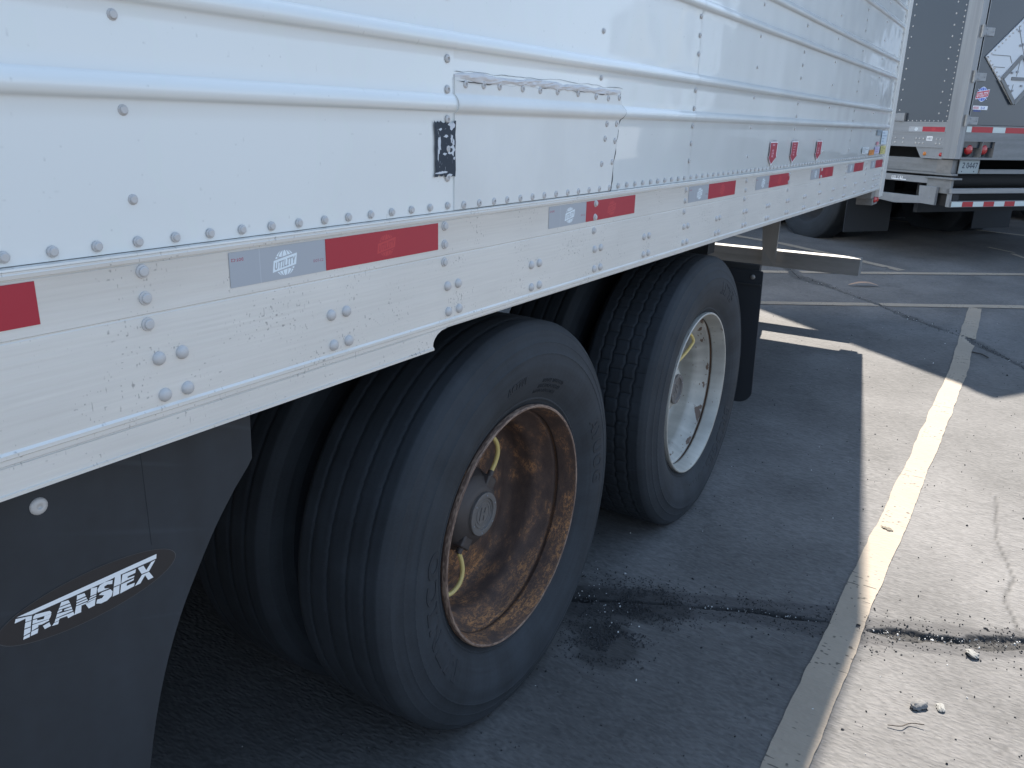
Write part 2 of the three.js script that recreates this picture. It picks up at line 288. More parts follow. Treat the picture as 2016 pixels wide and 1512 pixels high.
// the round globe mark with a slanted band
function globe(c, x, y, r, fg, bg, band, text) {
  c.save(); c.translate(x, y);
  c.fillStyle = fg; c.beginPath(); c.arc(0, 0, r, 0, 7); c.fill();
  c.strokeStyle = bg; c.lineWidth = r * 0.07;
  for (const s of [-0.75, -0.3, 0.3, 0.75]) { c.beginPath(); c.ellipse(0, 0, Math.abs(s) * r, r, 0, s < 0 ? Math.PI / 2 : -Math.PI / 2, s < 0 ? Math.PI * 1.5 : Math.PI / 2); c.stroke(); }
  for (const s of [-0.62, 0.62]) { c.beginPath(); c.ellipse(0, s * r * 1.25, r, r * 0.36, 0, s < 0 ? 0.15 : Math.PI + 0.15, s < 0 ? Math.PI - 0.15 : 2 * Math.PI - 0.15); c.stroke(); }
  c.transform(1, -0.16, -0.16, 1, 0, 0);
  c.fillStyle = bg; c.fillRect(-r * 1.22, -r * 0.53, r * 2.44, r * 1.06);
  c.fillStyle = band; c.fillRect(-r * 1.17, -r * 0.44, r * 2.34, r * 0.88);
  c.fillStyle = text; c.font = `bold ${Math.round(r * 0.78)}px sans-serif`; c.textAlign = 'center'; c.textBaseline = 'middle'; c.fillText('UTILITY', 0, r * 0.03, r * 2.1);
  c.restore();
}
const silverPrint = canvasTexture(712, 192, (c, w, h) => {
  c.fillStyle = '#a9adb2'; c.fillRect(0, 0, w, h); c.fillStyle = '#b9bec2'; c.fillRect(206, 0, 4, h);
  globe(c, 390, 100, 76, '#dfe8ec', '#a9adb2', '#dfe8ec', '#a3a8ad');
  c.fillStyle = '#a4475a'; c.font = 'bold 24px sans-serif'; c.save(); c.translate(98, 34); c.rotate(Math.PI); c.fillText('DOT-C2', 0, 0); c.restore();
  c.fillStyle = '#9a6a78'; c.fillText('DOT-C2', 610, 128);
});
const redPrint = canvasTexture(1120, 192, (c, w, h) => { c.fillStyle = '#a92536'; c.fillRect(0, 0, w, h); globe(c, 560, 98, 76, '#be3a40', '#a92536', '#be3a40', '#a92536'); });
M.silverPrint = std({ map: silverPrint, roughness: 0.35, metalness: 0.1 });
M.redPrint = std({ map: redPrint, roughness: 0.35 });

// ---------------------------------------------------------------- wheels
// half profile of a 295/75 tyre: [radius, offset from the tyre's middle plane]
const SIDE = [[0.286, 0.098], [0.296, 0.108], [0.304, 0.113], [0.3115, 0.1155], [0.3125, 0.1185], [0.3165, 0.119], [0.318, 0.1175], [0.334, 0.128], [0.352, 0.1365], [0.372, 0.1430], [0.392, 0.1465], [0.410, 0.1468], [0.4265, 0.1443], [0.4275, 0.1456], [0.4305, 0.1452], [0.4315, 0.1432], [0.444, 0.1395], [0.453, 0.1362], [0.454, 0.1372], [0.4565, 0.1362], [0.4575, 0.1345], [0.470, 0.1300], [0.480, 0.1255], [0.4805, 0.1262], [0.483, 0.1248], [0.4835, 0.1235], [0.491, 0.1185], [0.497, 0.1125], [0.5012, 0.1050]];
const sideZ = (r) => { for (let k = 0; k + 1 < SIDE.length; k++) if (r <= SIDE[k + 1][0]) return mix(SIDE[k][1], SIDE[k + 1][1], (r - SIDE[k][0]) / (SIDE[k + 1][0] - SIDE[k][0])); return 0.1; };
const TW = 0.1025, crown = (z) => 0.5025 + 0.0025 * (1 - (z / TW) ** 2);
function tyreGeometry(kind, axleX, axleY) {
  const fine = kind === 'block' || kind === 'rib', grooves = kind === 'block' ? [-0.066, -0.024, 0.024, 0.066] : kind === 'rib' ? [-0.072, -0.025, 0.025, 0.072] : [-0.07, -0.024, 0.024, 0.07];
  const gw = kind === 'block' ? 0.0030 : 0.0035, gd = kind === 'block' ? 0.0036 : 0.0028;
  const prof = SIDE.map(([r, z]) => ({ r, z, zig: 0, rib: -1 }));
  let edges = [TW]; const ribs = [];
  const gs = [...grooves].sort((a, b) => b - a); let top = TW;
  for (let k = 0; k <= gs.length; k++) { const lo = k < gs.length ? gs[k] + gw : -TW; ribs.push([top, lo]); top = k < gs.length ? gs[k] - gw : 0; }
  ribs.forEach(([a, b], k) => {
    const n = 4; for (let q = 0; q <= n; q++) { const z = mix(a, b, q / n); prof.push({ r: crown(z), z, zig: k === 0 ? q / n : k === ribs.length - 1 ? 1 - q / n : 1, rib: k, edge: q === 0 || q === n }); }
    if (k < ribs.length - 1) { const z1 = ribs[k + 1][0]; prof.push({ r: crown(b) - gd, z: b - 0.0006, zig: 1, rib: -2 }, { r: crown(z1) - gd, z: z1 + 0.0006, zig: 1, rib: -2 }); }
  });
  [...SIDE].reverse().forEach(([r, z]) => prof.push({ r, z: -z, zig: 0, rib: -1 }));
  const pitches = kind === 'block' ? 66 : kind === 'rib' ? 60 : 0, angs = [];
  if (pitches) for (let k = 0; k < pitches; k++) for (const f of [0, 0.006, 0.034, 0.04, 0.25, 0.5, 0.506, 0.534, 0.54, 0.77]) angs.push((k + f) / pitches * 2 * Math.PI);
  else for (let k = 0; k < 96; k++) angs.push(k / 96 * 2 * Math.PI);
  const N = angs.length, m = prof.length - 1;
  let len = [0]; for (let k = 1; k <= m; k++) len.push(len[k - 1] + Math.hypot(prof[k].r - prof[k - 1].r, prof[k].z - prof[k - 1].z));
  return grid(m, N, (j, i) => {
    const q = prof[j], th = i === N ? 2 * Math.PI : angs[i], f = pitches ? (th * pitches / (2 * Math.PI)) % 1 : 0; let { r, z } = q;
    if (kind === 'block') {
      z += q.zig * 0.0026 * (Math.abs(((f + 0.5) % 1) - 0.5) * 4 - 1) * (q.rib === -1 ? 0 : 1);
      if (q.rib >= 0) { const ph = q.rib % 2 ? (f > 0.503 && f < 0.537) : (f > 0.003 && f < 0.037); if (ph) r -= (q.rib === 0 || q.rib === ribs.length - 1) ? 0.0015 : 0.0045; }
    } else if (kind === 'rib') {
      if (q.rib >= 0 && q.edge && Math.abs(z) < TW - 0.001) r -= 0.0008 * hash(i, j, 7);
    }
    // settles on the ground: flattened below
    let x = r * Math.cos(th), y = r * Math.sin(th); const floor = groundY(axleX + x) - axleY + 0.001; if (y < floor) y = floor;
    const low = ss(-0.30, -0.46, y); z *= 1 + 0.035 * low * ss(0.30, 0.40, r);
    return [x, y, z, th / (2 * Math.PI) * 3, len[j] * 2.2];
  });
}
// raised lettering bent round the sidewall, tops outward, read clockwise from the angle a0
function sidewallText(str, r, size, a0, stretch = 1, out = []) {
  const g = new TextGeometry(str, { font, size, depth: 0.002, curveSegments: 4, bevelEnabled: false }); const p = g.attributes.position;
  for (let i = 0; i < p.count; i++) { const a = a0 - p.getX(i) * stretch / r, R = r + p.getY(i), z = sideZ(R) - 0.0006 + p.getZ(i); p.setXYZ(i, R * Math.cos(a), R * Math.sin(a), z); }
  g.computeVertexNormals(); return g;
}
const RIM = [[0.3000, -0.034], [0.3006, -0.0220], [0.2996, -0.0190], [0.2968, -0.0180], [0.2940, -0.0195], [0.2916, -0.0250], [0.2870, -0.0380], [0.2835, -0.0520], [0.2815, -0.0640], [0.2800, -0.0690], [0.2870, -0.0695], [0.2868, -0.0785], [0.2780, -0.0790], [0.2760, -0.0830], [0.2700, -0.0990], [0.2560, -0.1160], [0.2480, -0.1260], [0.2450, -0.1400], [0.2440, -0.1700], [0.2420, -0.1850], [0.2340, -0.1960], [0.2200, -0.2020], [0.2050, -0.1990], [0.1800, -0.1900], [0.1500, -0.1850], [0.1100, -0.1850], [0.0600, -0.1850]];
function rimGeometry() {
  const p = RIM, back = [[0.2440, -0.2600], [0.2830, -0.2650], [0.2840, -0.1200], [0.2900, -0.0550], [0.3000, -0.0300]];
  const m = p.length - 1, N = 120; let len = [0]; for (let k = 1; k <= m; k++) len.push(len[k - 1] + Math.hypot(p[k][0] - p[k - 1][0], p[k][1] - p[k - 1][1]));
  const g = grid(N, m, (i, j) => { const a = i / N * 2 * Math.PI; return [p[j][0] * Math.cos(a), p[j][0] * Math.sin(a), p[j][1], i / N, len[j] / len[m]]; });
  const b = grid(48, back.length - 1, (i, j) => { const a = i / 48 * 2 * Math.PI; return [back[j][0] * Math.cos(a), back[j][0] * Math.sin(a), back[j][1], i / 48, j / 5]; });
  return merge([g, b]);
}
const rimGeo = rimGeometry();
// lathe axis y turned to z: y -> z
function latheZ(pts, seg = 40) { const g = new THREE.LatheGeometry(pts.map(([r, z]) => new THREE.Vector2(Math.max(r, 1e-5), z)), seg); g.rotateX(Math.PI / 2); return g; }
const hubBody = latheZ([[0.108, -0.192], [0.108, -0.180], [0.101, -0.175], [0.096, -0.160], [0.089, -0.150], [0.074, -0.140], [0.067, -0.134], [0.061, -0.131], [0.056, -0.130]]);
const hubRing = latheZ([[0.0565, -0.134], [0.0565, -0.1235], [0.055, -0.1215], [0.0425, -0.1215], [0.0415, -0.1235], [0.0415, -0.1265], [0.0, -0.1265]]);
const hubMark = merge([latheZ([[0.037, -0.1266], [0.037, -0.1252], [0.0345, -0.1252], [0.0345, -0.1266]]), latheZ([[0.028, -0.1266], [0.028, -0.1254], [0.0268, -0.1254], [0.0268, -0.1266]]),
  box(-0.012, -0.0055, -0.017, 0.017, -0.127, -0.1246), box(0.0055, 0.012, -0.017, 0.017, -0.127, -0.1246), box(-0.0056, 0.0056, -0.0035, 0.0035, -0.127, -0.1247)]);
const hubBolt = (() => { const a = []; for (let k = 0; k < 6; k++) { const t = k / 6 * 6.2832 + 0.3; a.push(cyl('z', 0.0022, 0.0022, -0.1216, -0.1203, 0.0488 * Math.cos(t), 0.0488 * Math.sin(t), 8)); } return merge(a); })();
// the two outlets of the tyre inflation hub, turned by an angle
function outlet(t) { const g = merge([box(-0.021, 0.021, 0.045, 0.098, -0.172, -0.136, 0.006), cyl('y', 0.010, 0.009, 0.096, 0.112, 0, -0.150, 6)]); g.rotateZ(t); return g; }
// ---------------------------------------------------------------- the white trailer
const trailer = group('semi_trailer', scene);
tag(trailer, 'white ribbed semi trailer with riveted side, aluminium rail and tandem dual wheels', 'trailer');
const X1 = 6.25, SEAM0 = 1.235, SEAM = 1.2192, RIBS = []; for (let k = 0; k < 9; k++) RIBS.push(1.437 + 0.305 * k, 1.540 + 0.305 * k);
const ribZ = (y) => { for (const b of RIBS) if (y > b && y < b + 0.032) { const t = (y - b) / 0.032; return 0.0095 * Math.pow(Math.sin(Math.PI * Math.pow(t, 0.85)), 0.75); } return 0; };
const ripple = (x, y) => ss(1.285, 1.36, y) * mix(1, 1.7, ss(1.6, 2.6, x)) * (0.0022 * (fbm(x * 2.3, y * 3.2, 0, 0, 301, 2) - 0.5) + 0.0018 * (fbm(x * 6.5, y * 5, 0, 0, 303, 2) - 0.5));
{
  const ys = [1.2672]; { const stops = [1.2672]; for (const b of RIBS) { for (let q = 0; q <= 12; q++) ys.push(b + 0.032 * q / 12); } let last = 1.2672; const all = [...ys].sort((a, b) => a - b), fill = []; for (const y of [...all, 4.08]) { const n = Math.ceil((y - last) / 0.022); for (let q = 1; q < n; q++) fill.push(last + (y - last) * q / n); last = y; } ys.push(...fill, 4.08); ys.sort((a, b) => a - b); }
  for (let k = -3; k < 5; k++) {
    const x0 = SEAM0 + (k - 1) * SEAM, x1 = Math.min(SEAM0 + k * SEAM, 6.115), nx = k < 0 ? 8 : 44, off = k % 2 ? 0.0 : 0.0004;
    const g = grid(nx, ys.length - 1, (i, j) => { const x = mix(x0 - (off ? 0.006 : 0), x1 + (off && k < 4 ? 0.006 : 0), i / nx), y = ys[j]; return [x, y, off + ribZ(y) + ripple(x, y), x, y]; });
    mesh('side_panel', g, M.white, trailer);
  }
  mesh('trailer_body', [box(-9.5, X1 - 0.02, 1.10, 4.09, -2.6, -0.012)], M.white, trailer);
  mesh('floor_frame', [box(-9.5, X1 - 0.15, 1.052, 1.099, -2.58, -0.02)], M.under, trailer);
  mesh('rear_post', [box(6.112, X1, 1.0, 4.11, -0.1, 0.012, 0.004)], M.rail, trailer);
  mesh('roof_rail', [box(-9.5, X1 - 0.003, 4.0815, 4.115, -2.61, 0.012)], M.rail, trailer);
}
// bottom rail: profile [z, y] pulled along x
{
  const prof = [[-0.05, 1.266], [0.0048, 1.2662], [0.0072, 1.2650], [0.0078, 1.2628], [0.0066, 1.2615], [0.0066, 1.2600], [0.0076, 1.2588], [0.0074, 1.2545], [0.0045, 1.2535], [0.0040, 1.2525], [0.0050, 1.2512], [0.0050, 1.1905], [0.0034, 1.1893], [0.0034, 1.1878], [0.0042, 1.1868], [0.0042, 1.0690], [0.0052, 1.0675], [0.0066, 1.0660], [0.0066, 1.0615], [0.0048, 1.0600], [0.0048, 1.0545], [0.0035, 1.0530], [0.0035, 1.0518], [-0.055, 1.0518]];
  let acc = 0; const len = prof.map((p, k) => (k ? (acc += Math.hypot(p[0] - prof[k - 1][0], p[1] - prof[k - 1][1])) : 0)); const xs = [-9.5, -3, -1, 0.2, 1.2, 2.4, 3.6, 4.8, 6.11];
  const g = grid(xs.length - 1, prof.length - 1, (i, j) => [xs[i], prof[prof.length - 1 - j][1], prof[prof.length - 1 - j][0], xs[i], prof[prof.length - 1 - j][1]]);
  mesh('bottom_rail', toCreasedNormals(g, 0.5), M.rail, trailer);
  const lip = new THREE.Shape([[-9.5, 1.0166], [1.168, 1.0166], [1.1735, 1.0176], [1.175, 1.021], [1.172, 1.0245], [1.1735, 1.031], [1.178, 1.038], [1.186, 1.0445], [1.198, 1.0495], [1.215, 1.0516], [-9.5, 1.0516]].map((a) => new THREE.Vector2(...a)));
  const lg = new THREE.ExtrudeGeometry(lip, { depth: 0.012, bevelEnabled: false }); lg.translate(0, 0, -0.0074); uvMetres(lg);
  mesh('rail_lip', [lg, uvMetres(box(-9.5, 1.1735, 1.0168, 1.0212, 0.0046, 0.0066))], M.rail, trailer);
}
// side skirt with its badge, ahead of the wheels
{
  const pts = [[-5, 1.0164], [0.779, 1.0164], [0.776, 0.926], [0.768, 0.916], [0.740, 0.889]]; const cv = new THREE.CatmullRomCurve3([[0.740, 0.889, 0], [0.700, 0.842, 0], [0.664, 0.790, 0], [0.629, 0.734, 0], [0.600, 0.674, 0], [0.574, 0.603, 0], [0.552, 0.521, 0], [0.536, 0.44, 0], [0.526, 0.36, 0], [0.520, 0.28, 0]].map((a) => new THREE.Vector3(...a)));
  for (const p of cv.getPoints(40).slice(1)) pts.push([p.x, p.y]); pts.push([0.515, 0.25], [0.49, 0.235], [-5, 0.235]);
  const g = new THREE.ExtrudeGeometry(new THREE.Shape(pts.map((a) => new THREE.Vector2(...a))), { depth: 0.004, bevelEnabled: true, bevelSize: 0.001, bevelThickness: 0.001, bevelSegments: 1 }); g.translate(0, 0, -0.0455); uvMetres(g);
  const skirt = mesh('side_skirt', g, M.skirt, trailer); skirt.userData.label = 'black flexible side skirt with a curved rear edge';
  mesh('screw', latheZ([[0.011, -0.0415], [0.0108, -0.0395], [0.009, -0.0378], [0.006, -0.0368], [0.003, -0.0367], [0.0028, -0.0385], [0.0, -0.0385]], 20).translate(0.457, 0.974, 0), M.rivet, skirt);
  const el = new THREE.CircleGeometry(1, 72); el.scale(0.1215, 0.0335, 1); el.translate(0.507, 0.8285, -0.0396);
  mesh('badge', el, M.badge, skirt);
  const rim = grid(96, 1, (i, j) => { const a = i / 96 * 6.2832, k = j ? 1.004 : 1.0; return [0.507 + (0.1215 * k + 0.0003 * j) * Math.cos(a), 0.8285 + (0.0335 * k + 0.0003 * j) * Math.sin(a), -0.0395, i, j]; });
  mesh('badge_edge', rim, std({ color: [0.085, 0.088, 0.09], roughness: 0.5 }), skirt);
  const letters = LOGO.map((a) => { const s = new THREE.Shape(); for (let i = 0; i < a.length; i += 2) s[i ? 'lineTo' : 'moveTo'](a[i] / 1e4, a[i + 1] / 1e4); return new THREE.ShapeGeometry(s).translate(0, 0, -0.0390); });
  mesh('lettering', letters, M.print, skirt);
  // a fold line down the skirt
  mesh('skirt_seam', [box(0.5948, 0.5954, 0.86, 1.0, -0.0408, -0.0400)], M.skirt, skirt);
}
// reflective tape on the rail: seven inches of silver, eleven of red
{
  const bits = [[0.187, 0.468, 1], [0.725, 0.904, 0], [0.9045, 1.187, 1], [1.589, 1.7675, 0], [1.768, 2.051, 1], [2.452, 2.6315, 0], [2.632, 2.912, 1], [3.163, 3.3405, 0], [3.341, 3.654, 1], [4.043, 4.2185, 0], [4.219, 4.524, 1], [4.905, 5.0815, 0], [5.082, 5.37, 1], [5.617, 5.7935, 0], [5.794, 6.065, 1]];
  for (const [a, b, red] of bits) { const g = new THREE.PlaneGeometry(b - a, 0.0475); g.translate((a + b) / 2, 1.2257, 0.0057); mesh(red ? 'red_reflector' : 'silver_reflector', g, red ? M.redPrint : M.silverPrint, trailer); }
}
// rivets: every one its own, the 300 that show largest; the far rest together
{
  const dome = latheZ([[0.0066, 0], [0.0064, 0.0012], [0.0050, 0.0020], [0.0047, 0.0034], [0.0038, 0.0042], [0, 0.0044]], 12);
  const button = latheZ([[0.0092, 0], [0.0090, 0.0018], [0.0072, 0.0046], [0.0042, 0.0062], [0, 0.0066]], 14);
  const flat = latheZ([[0.0088, 0], [0.0086, 0.0016], [0.0064, 0.0026], [0.0060, 0.0048], [0.0048, 0.0056], [0, 0.0057]], 14);
  const blind = latheZ([[0.0072, 0], [0.0070, 0.0012], [0.0052, 0.0026], [0.0030, 0.0031], [0.0026, 0.0030], [0.0024, 0.0006], [0, 0.0006]], 14);
  for (const g of [dome, flat]) { const c = toCreasedNormals(g, 0.45); g.copy(c); }
  const all = [];
  const zs = (x, y, o = 0) => ribZ(y) + ripple(x, y) + o;
  const inPatch = (x, y) => x > 1.24 && x < 1.915 && y > 1.262 && y < 1.5;
  for (let x = 0.443 - 0.0519 * 4; x < 6.09; x += 0.0519) { if (x > 1.245 && x < 1.90) continue; all.push([x, 1.2775, 0.0014, dome]); }
  for (const x of [1.270, 1.321, 1.372, 1.420, 1.471, 1.520, 1.570, 1.622, 1.676, 1.728, 1.782, 1.837, 1.892]) all.push([x, 1.2758, 0.0028, blind]);
  for (const [x, y] of [[1.272, 1.487], [1.330, 1.488], [1.384, 1.488], [1.468, 1.488], [1.537, 1.4875], [1.610, 1.488], [1.704, 1.488], [1.793, 1.485], [1.858, 1.4835], [1.919, 1.487], [1.912, 1.427], [1.909, 1.387], [1.900, 1.337], [1.858, 1.426], [1.853, 1.392], [1.842, 1.334]]) all.push([x, y, 0.0028, blind]);
  for (let k = 0; k < 10; k++) {
    const seam = k % 2 === 1, x = seam ? SEAM0 - 0.014 + SEAM * (k - 1) / 2 : 0.5985 + 0.6096 * k; if (x > 6.1) continue;
    for (let y = 1.327; y < 2.6; y += seam ? 0.0497 : 0.1) { if (ribZ(y - 0.006) || ribZ(y + 0.006) || inPatch(x, y)) continue; all.push([x, y, zs(x, y, seam ? 0.0014 : 0), seam ? blind : dome]); }
    for (const y of [1.2425, 1.2095, 1.177]) all.push([0.597 + 0.6096 * k, y, y < 1.188 ? 0.0042 : 0.0050, flat]);
  }
  for (let k = -1; k < 18; k++) for (const [dx, y] of [[0, 1.131], [0.034, 1.1315], [0.003, 1.082], [0.037, 1.0825]]) all.push([0.607 + 0.3048 * k + dx, y, 0.0042, button]);
  for (let k = 0; k < 4; k++) for (const y of [1.09, 1.13, 1.155]) all.push([5.83 + 0.06 * k, y, 0.0042, dome]);
  const v = new THREE.Vector3(), inView = all.filter(([x, y, z]) => { v.set(x, y, z).project(camera); return Math.abs(v.x) < 1.06 && Math.abs(v.y) < 1.06; });
  inView.sort((a, b) => Math.hypot(a[0], a[1] - 1.43) - Math.hypot(b[0], b[1] - 1.43));
  inView.slice(0, 300).forEach(([x, y, z, g], k) => { const r = mesh('rivet', g, M.rivet, trailer); r.position.set(x, y, z); r.rotation.z = k * 1.7; });
  const rest = inView.slice(300); if (rest.length) { const o = mesh('far_rivets', rest.map(([x, y, z, g]) => g.clone().translate(x, y, z)), M.rivet, trailer); o.userData.kind = 'stuff'; }
}
// the riveted repair sheet, its bead of sealant and the dark joint down its edge
{
  const edge = [[1.488, 1.9245], [1.468, 1.939], [1.454, 1.946], [1.433, 1.927], [1.411, 1.925], [1.373, 1.919], [1.342, 1.909], [1.306, 1.906], [1.277, 1.901], [1.262, 1.898]];
  const edgeX = (y) => { for (let k = 0; k + 1 < edge.length; k++) if (y >= edge[k + 1][0]) return mix(edge[k + 1][1], edge[k][1], clamp((y - edge[k + 1][0]) / (edge[k][0] - edge[k + 1][0]))); return 1.898; };
  const ys = []; for (let y = 1.2685; y < 1.4975; y += 0.0026) ys.push(y);
  const lift = 0.0028, sheet = grid(46, ys.length - 1, (i, j) => { const y = ys[j], x = mix(1.2405, edgeX(y), i / 46); return [x, y, lift + ribZ(y) * 1.04 + 0.0012 * (fbm(x * 4, y * 5, 0, 0, 311, 2) - 0.5), x, y]; });
  const side = grid(1, ys.length - 1, (i, j) => { const y = ys[j], x = edgeX(y); return [x, y, (i ? -0.001 : lift) + ribZ(y), x, y]; });
  const left = grid(1, ys.length - 1, (i, j) => { const y = ys[j]; return [1.2405, y, (i ? lift : -0.001) + ribZ(y), 0, y]; });
  const rs = mesh('repair_sheet', [sheet, side, left], M.patch, trailer); rs.userData.label = 'dull repair sheet riveted over the side';
  const bead = grid(150, 10, (i, j) => {
    const x = mix(1.241, 1.932, i / 150), w = Math.min(1, i / 6, (150 - i) / 10), c = 1.4995 + 0.0012 * Math.sin(x * 9) + 0.007 * (fbm(x * 14, 3, 0, 0, 321, 3) - 0.5), hw = (0.0082 + 0.009 * (fbm(x * 22, 5, 0, 0, 323, 3) - 0.5)) * mix(0.5, 1, w), t = j / 10 * 2 - 1;
    return [x, c + t * hw, 0.0008 + Math.sqrt(Math.max(0, 1 - t * t)) * (0.0046 + 0.008 * (fbm(x * 55, t * 3 + 5, 0, 0, 325, 3) - 0.45)) * w - 0.002 * ss(0.7, 1, Math.abs(t)), x, t * 0.01];
  });
  mesh('sealant_bead', bead, M.sealant, trailer);
  const joint = []; for (let k = 0; k <= 70; k++) { const y = mix(1.497, 1.2615, k / 70); joint.push([edgeX(y) + 0.0018 + 0.009 * (fbm(y * 50, 2, 0, 0, 331, 3) - 0.5), y, ribZ(y) + 0.0006]); }
  const jg = grid(70, 1, (i, j) => { const w = 0.0018 + 0.0044 * ss(0.3, 0.75, fbm(i * 0.22, 4, 0, 0, 335, 2)); return [joint[i][0] + (j ? w : -w), joint[i][1], joint[i][2] + 0.0012, i, j]; });
  mesh('joint_sealant', jg, M.crackLine, trailer);
  const line2 = grid(90, 1, (i, j) => { const x = mix(1.243, 1.938, i / 90), y = 1.5092 + 0.006 * (fbm(x * 24, 8, 0, 0, 337, 3) - 0.5) + 0.0012 * Math.sin(x * 9), w = 0.0001 + 0.0005 * fbm(x * 25, 6, 0, 0, 339, 2); return [x, y + (j ? w : -w), 0.0022, x, j]; });
  mesh('joint_sealant', line2, M.crackLine, trailer);
  const line3 = grid(120, 1, (i, j) => { const x = mix(1.243, 1.93, i / 120), y = 1.4915 + 0.006 * (fbm(x * 26, 18, 0, 0, 341, 3) - 0.5) + 0.0012 * Math.sin(x * 9), w = 0.0001 + 0.0007 * ss(0.45, 0.75, fbm(x * 18, 16, 0, 0, 343, 2)); return [x, y + (j ? w : -w), 0.0046, x, j]; });
  mesh('joint_sealant', line3, M.crackLine, trailer);
  // scraped black tape at the seam
  const r = rng(5), out = [], W = [1.1795, 1.2435], Hh = [1.3275, 1.4245];
  for (let k = 0; k <= 14; k++) out.push([mix(W[0], W[1], k / 14) , Hh[1] - 0.006 * r() * (k % 14 ? 1 : 0)]); for (let k = 1; k <= 8; k++) out.push([W[1] - 0.002 * r(), mix(Hh[1], Hh[0], k / 8)]);
  for (let k = 13; k >= 0; k--) out.push([mix(W[0], W[1], k / 14), Hh[0] + 0.006 * r()]); for (let k = 7; k >= 1; k--) out.push([W[0] + 0.004 * r(), mix(Hh[1], Hh[0], k / 8)]);
  const tg = new THREE.ShapeGeometry(new THREE.Shape(out.map((a) => new THREE.Vector2(...a)))); const P = tg.attributes.position; for (let i = 0; i < P.count; i++) tg.attributes.uv.setXY(i, (P.getX(i) - W[0]) / (W[1] - W[0]), (P.getY(i) - Hh[0]) / (Hh[1] - Hh[0])); tg.translate(0, 0, 0.0034);
  const scraped = canvasTexture(256, 384, (c) => {
    c.fillStyle = '#2e3640'; c.fillRect(0, 0, 256, 384); c.fillStyle = '#c9ccd0'; c.strokeStyle = '#c4c8cc';
    const blob = (x, y, a, b, n = 12) => { c.beginPath(); for (let k = 0; k < n; k++) { const t = k / n * 6.283, q = 0.6 + 0.7 * r(); c.lineTo(x + a * q * Math.cos(t), y + b * q * Math.sin(t)); } c.fill(); };
    blob(205, 28, 40, 34); blob(200, 198, 42, 40); blob(60, 165, 18, 52); blob(70, 60, 20, 10); blob(140, 105, 30, 9); blob(205, 120, 14, 30); blob(225, 150, 16, 24); blob(120, 225, 26, 8); blob(60, 352, 60, 9); blob(110, 346, 40, 8); blob(190, 368, 30, 10); blob(235, 255, 12, 12); blob(45, 230, 7, 50);
    c.lineWidth = 3; for (let k = 0; k < 26; k++) { const x = 20 + r() * 220, y = 20 + r() * 340; c.globalAlpha = 0.35 + 0.5 * r(); c.beginPath(); c.moveTo(x, y); c.lineTo(x + 40 * (r() - 0.5), y + 60 * (r() - 0.3)); c.stroke(); } c.globalAlpha = 1;
    c.fillStyle = '#30373f'; blob(200, 198, 18, 16); blob(204, 196, 7, 6);
  });
  const tp = mesh('scraped_tape', tg, std({ map: scraped, roughness: 0.7 }), trailer); tp.userData.label = 'scraped black tape over the panel seam';
}
// decals
{
  const arrow = (x, words) => { const g = new THREE.PlaneGeometry(0.132, 0.098); g.translate(x, 1.3345, 0.0055);
    const t = canvasTexture(264, 196, (c) => { c.clearRect(0, 0, 264, 196); c.fillStyle = '#e3e2e6'; c.beginPath(); for (const [a, b] of [[36, 14], [250, 14], [240, 122], [262, 122], [108, 192], [2, 122], [34, 122]]) c.lineTo(a, b); c.fill();
      c.fillStyle = '#9d2038'; c.beginPath(); for (const [a, b] of [[46, 22], [238, 22], [228, 118], [244, 130], [108, 182], [20, 130], [42, 118]]) c.lineTo(a, b); c.fill();
      c.fillStyle = '#dcb9c4'; c.textAlign = 'center'; c.font = 'bold 22px sans-serif'; words.forEach((w, k) => w && c.fillText(w, 138 - k * 4, 46 + k * 21, 170)); c.fillStyle = '#8d6a78'; c.font = '14px sans-serif'; c.fillText('NO STEP HERE', 150, 11, 200); });
    const m = mesh('arrow_decal', g, std({ map: t, transparent: true, alphaTest: 0.5, roughness: 0.45 }), trailer); m.userData.label = 'red down-pointing arrow decal with white words'; };
  arrow(3.348, ['DRAIN', '', 'KEEP', 'CLEAR', 'HERE']); arrow(3.675, ['======', '======', '======', '======', 'PIN']); arrow(4.132, ['AIR', '', 'LINE', 'DOCK', 'HERE']);
  const sticker = (x0, x1, y0, y1, col, lines, ink = '#556') => { const g = new THREE.PlaneGeometry(x1 - x0, y1 - y0); g.translate((x0 + x1) / 2, (y0 + y1) / 2, 0.0056);
    const t = canvasTexture(160, 96, (c) => { c.fillStyle = col; c.fillRect(0, 0, 160, 96); c.fillStyle = ink; const r = rng(lines * 31 + 7); for (let k = 0; k < lines; k++) c.fillRect(14, 12 + k * 76 / lines, 60 + 70 * r(), 36 / lines); });
    mesh('sticker', g, std({ map: t, roughness: 0.4 }), trailer); };
  sticker(5.50, 5.672, 1.285, 1.316, '#d98a3a', 2, '#b56d28'); sticker(5.90, 6.10, 1.284, 1.336, '#cfc27a', 4, '#9c9a52'); sticker(5.712, 5.80, 1.342, 1.363, '#d9a0a8', 2, '#b06070'); sticker(5.68, 5.86, 1.291, 1.333, '#c3bcd4', 3, '#9a90b8'); sticker(5.26, 5.47, 1.297, 1.334, '#d3d9db', 4, '#9aa0a4'); sticker(5.68, 5.84, 1.400, 1.434, '#8d9aa3', 1, '#7c8a94'); sticker(5.87, 6.09, 1.345, 1.43, '#ccd8e0', 4, '#9fb2c4');
}
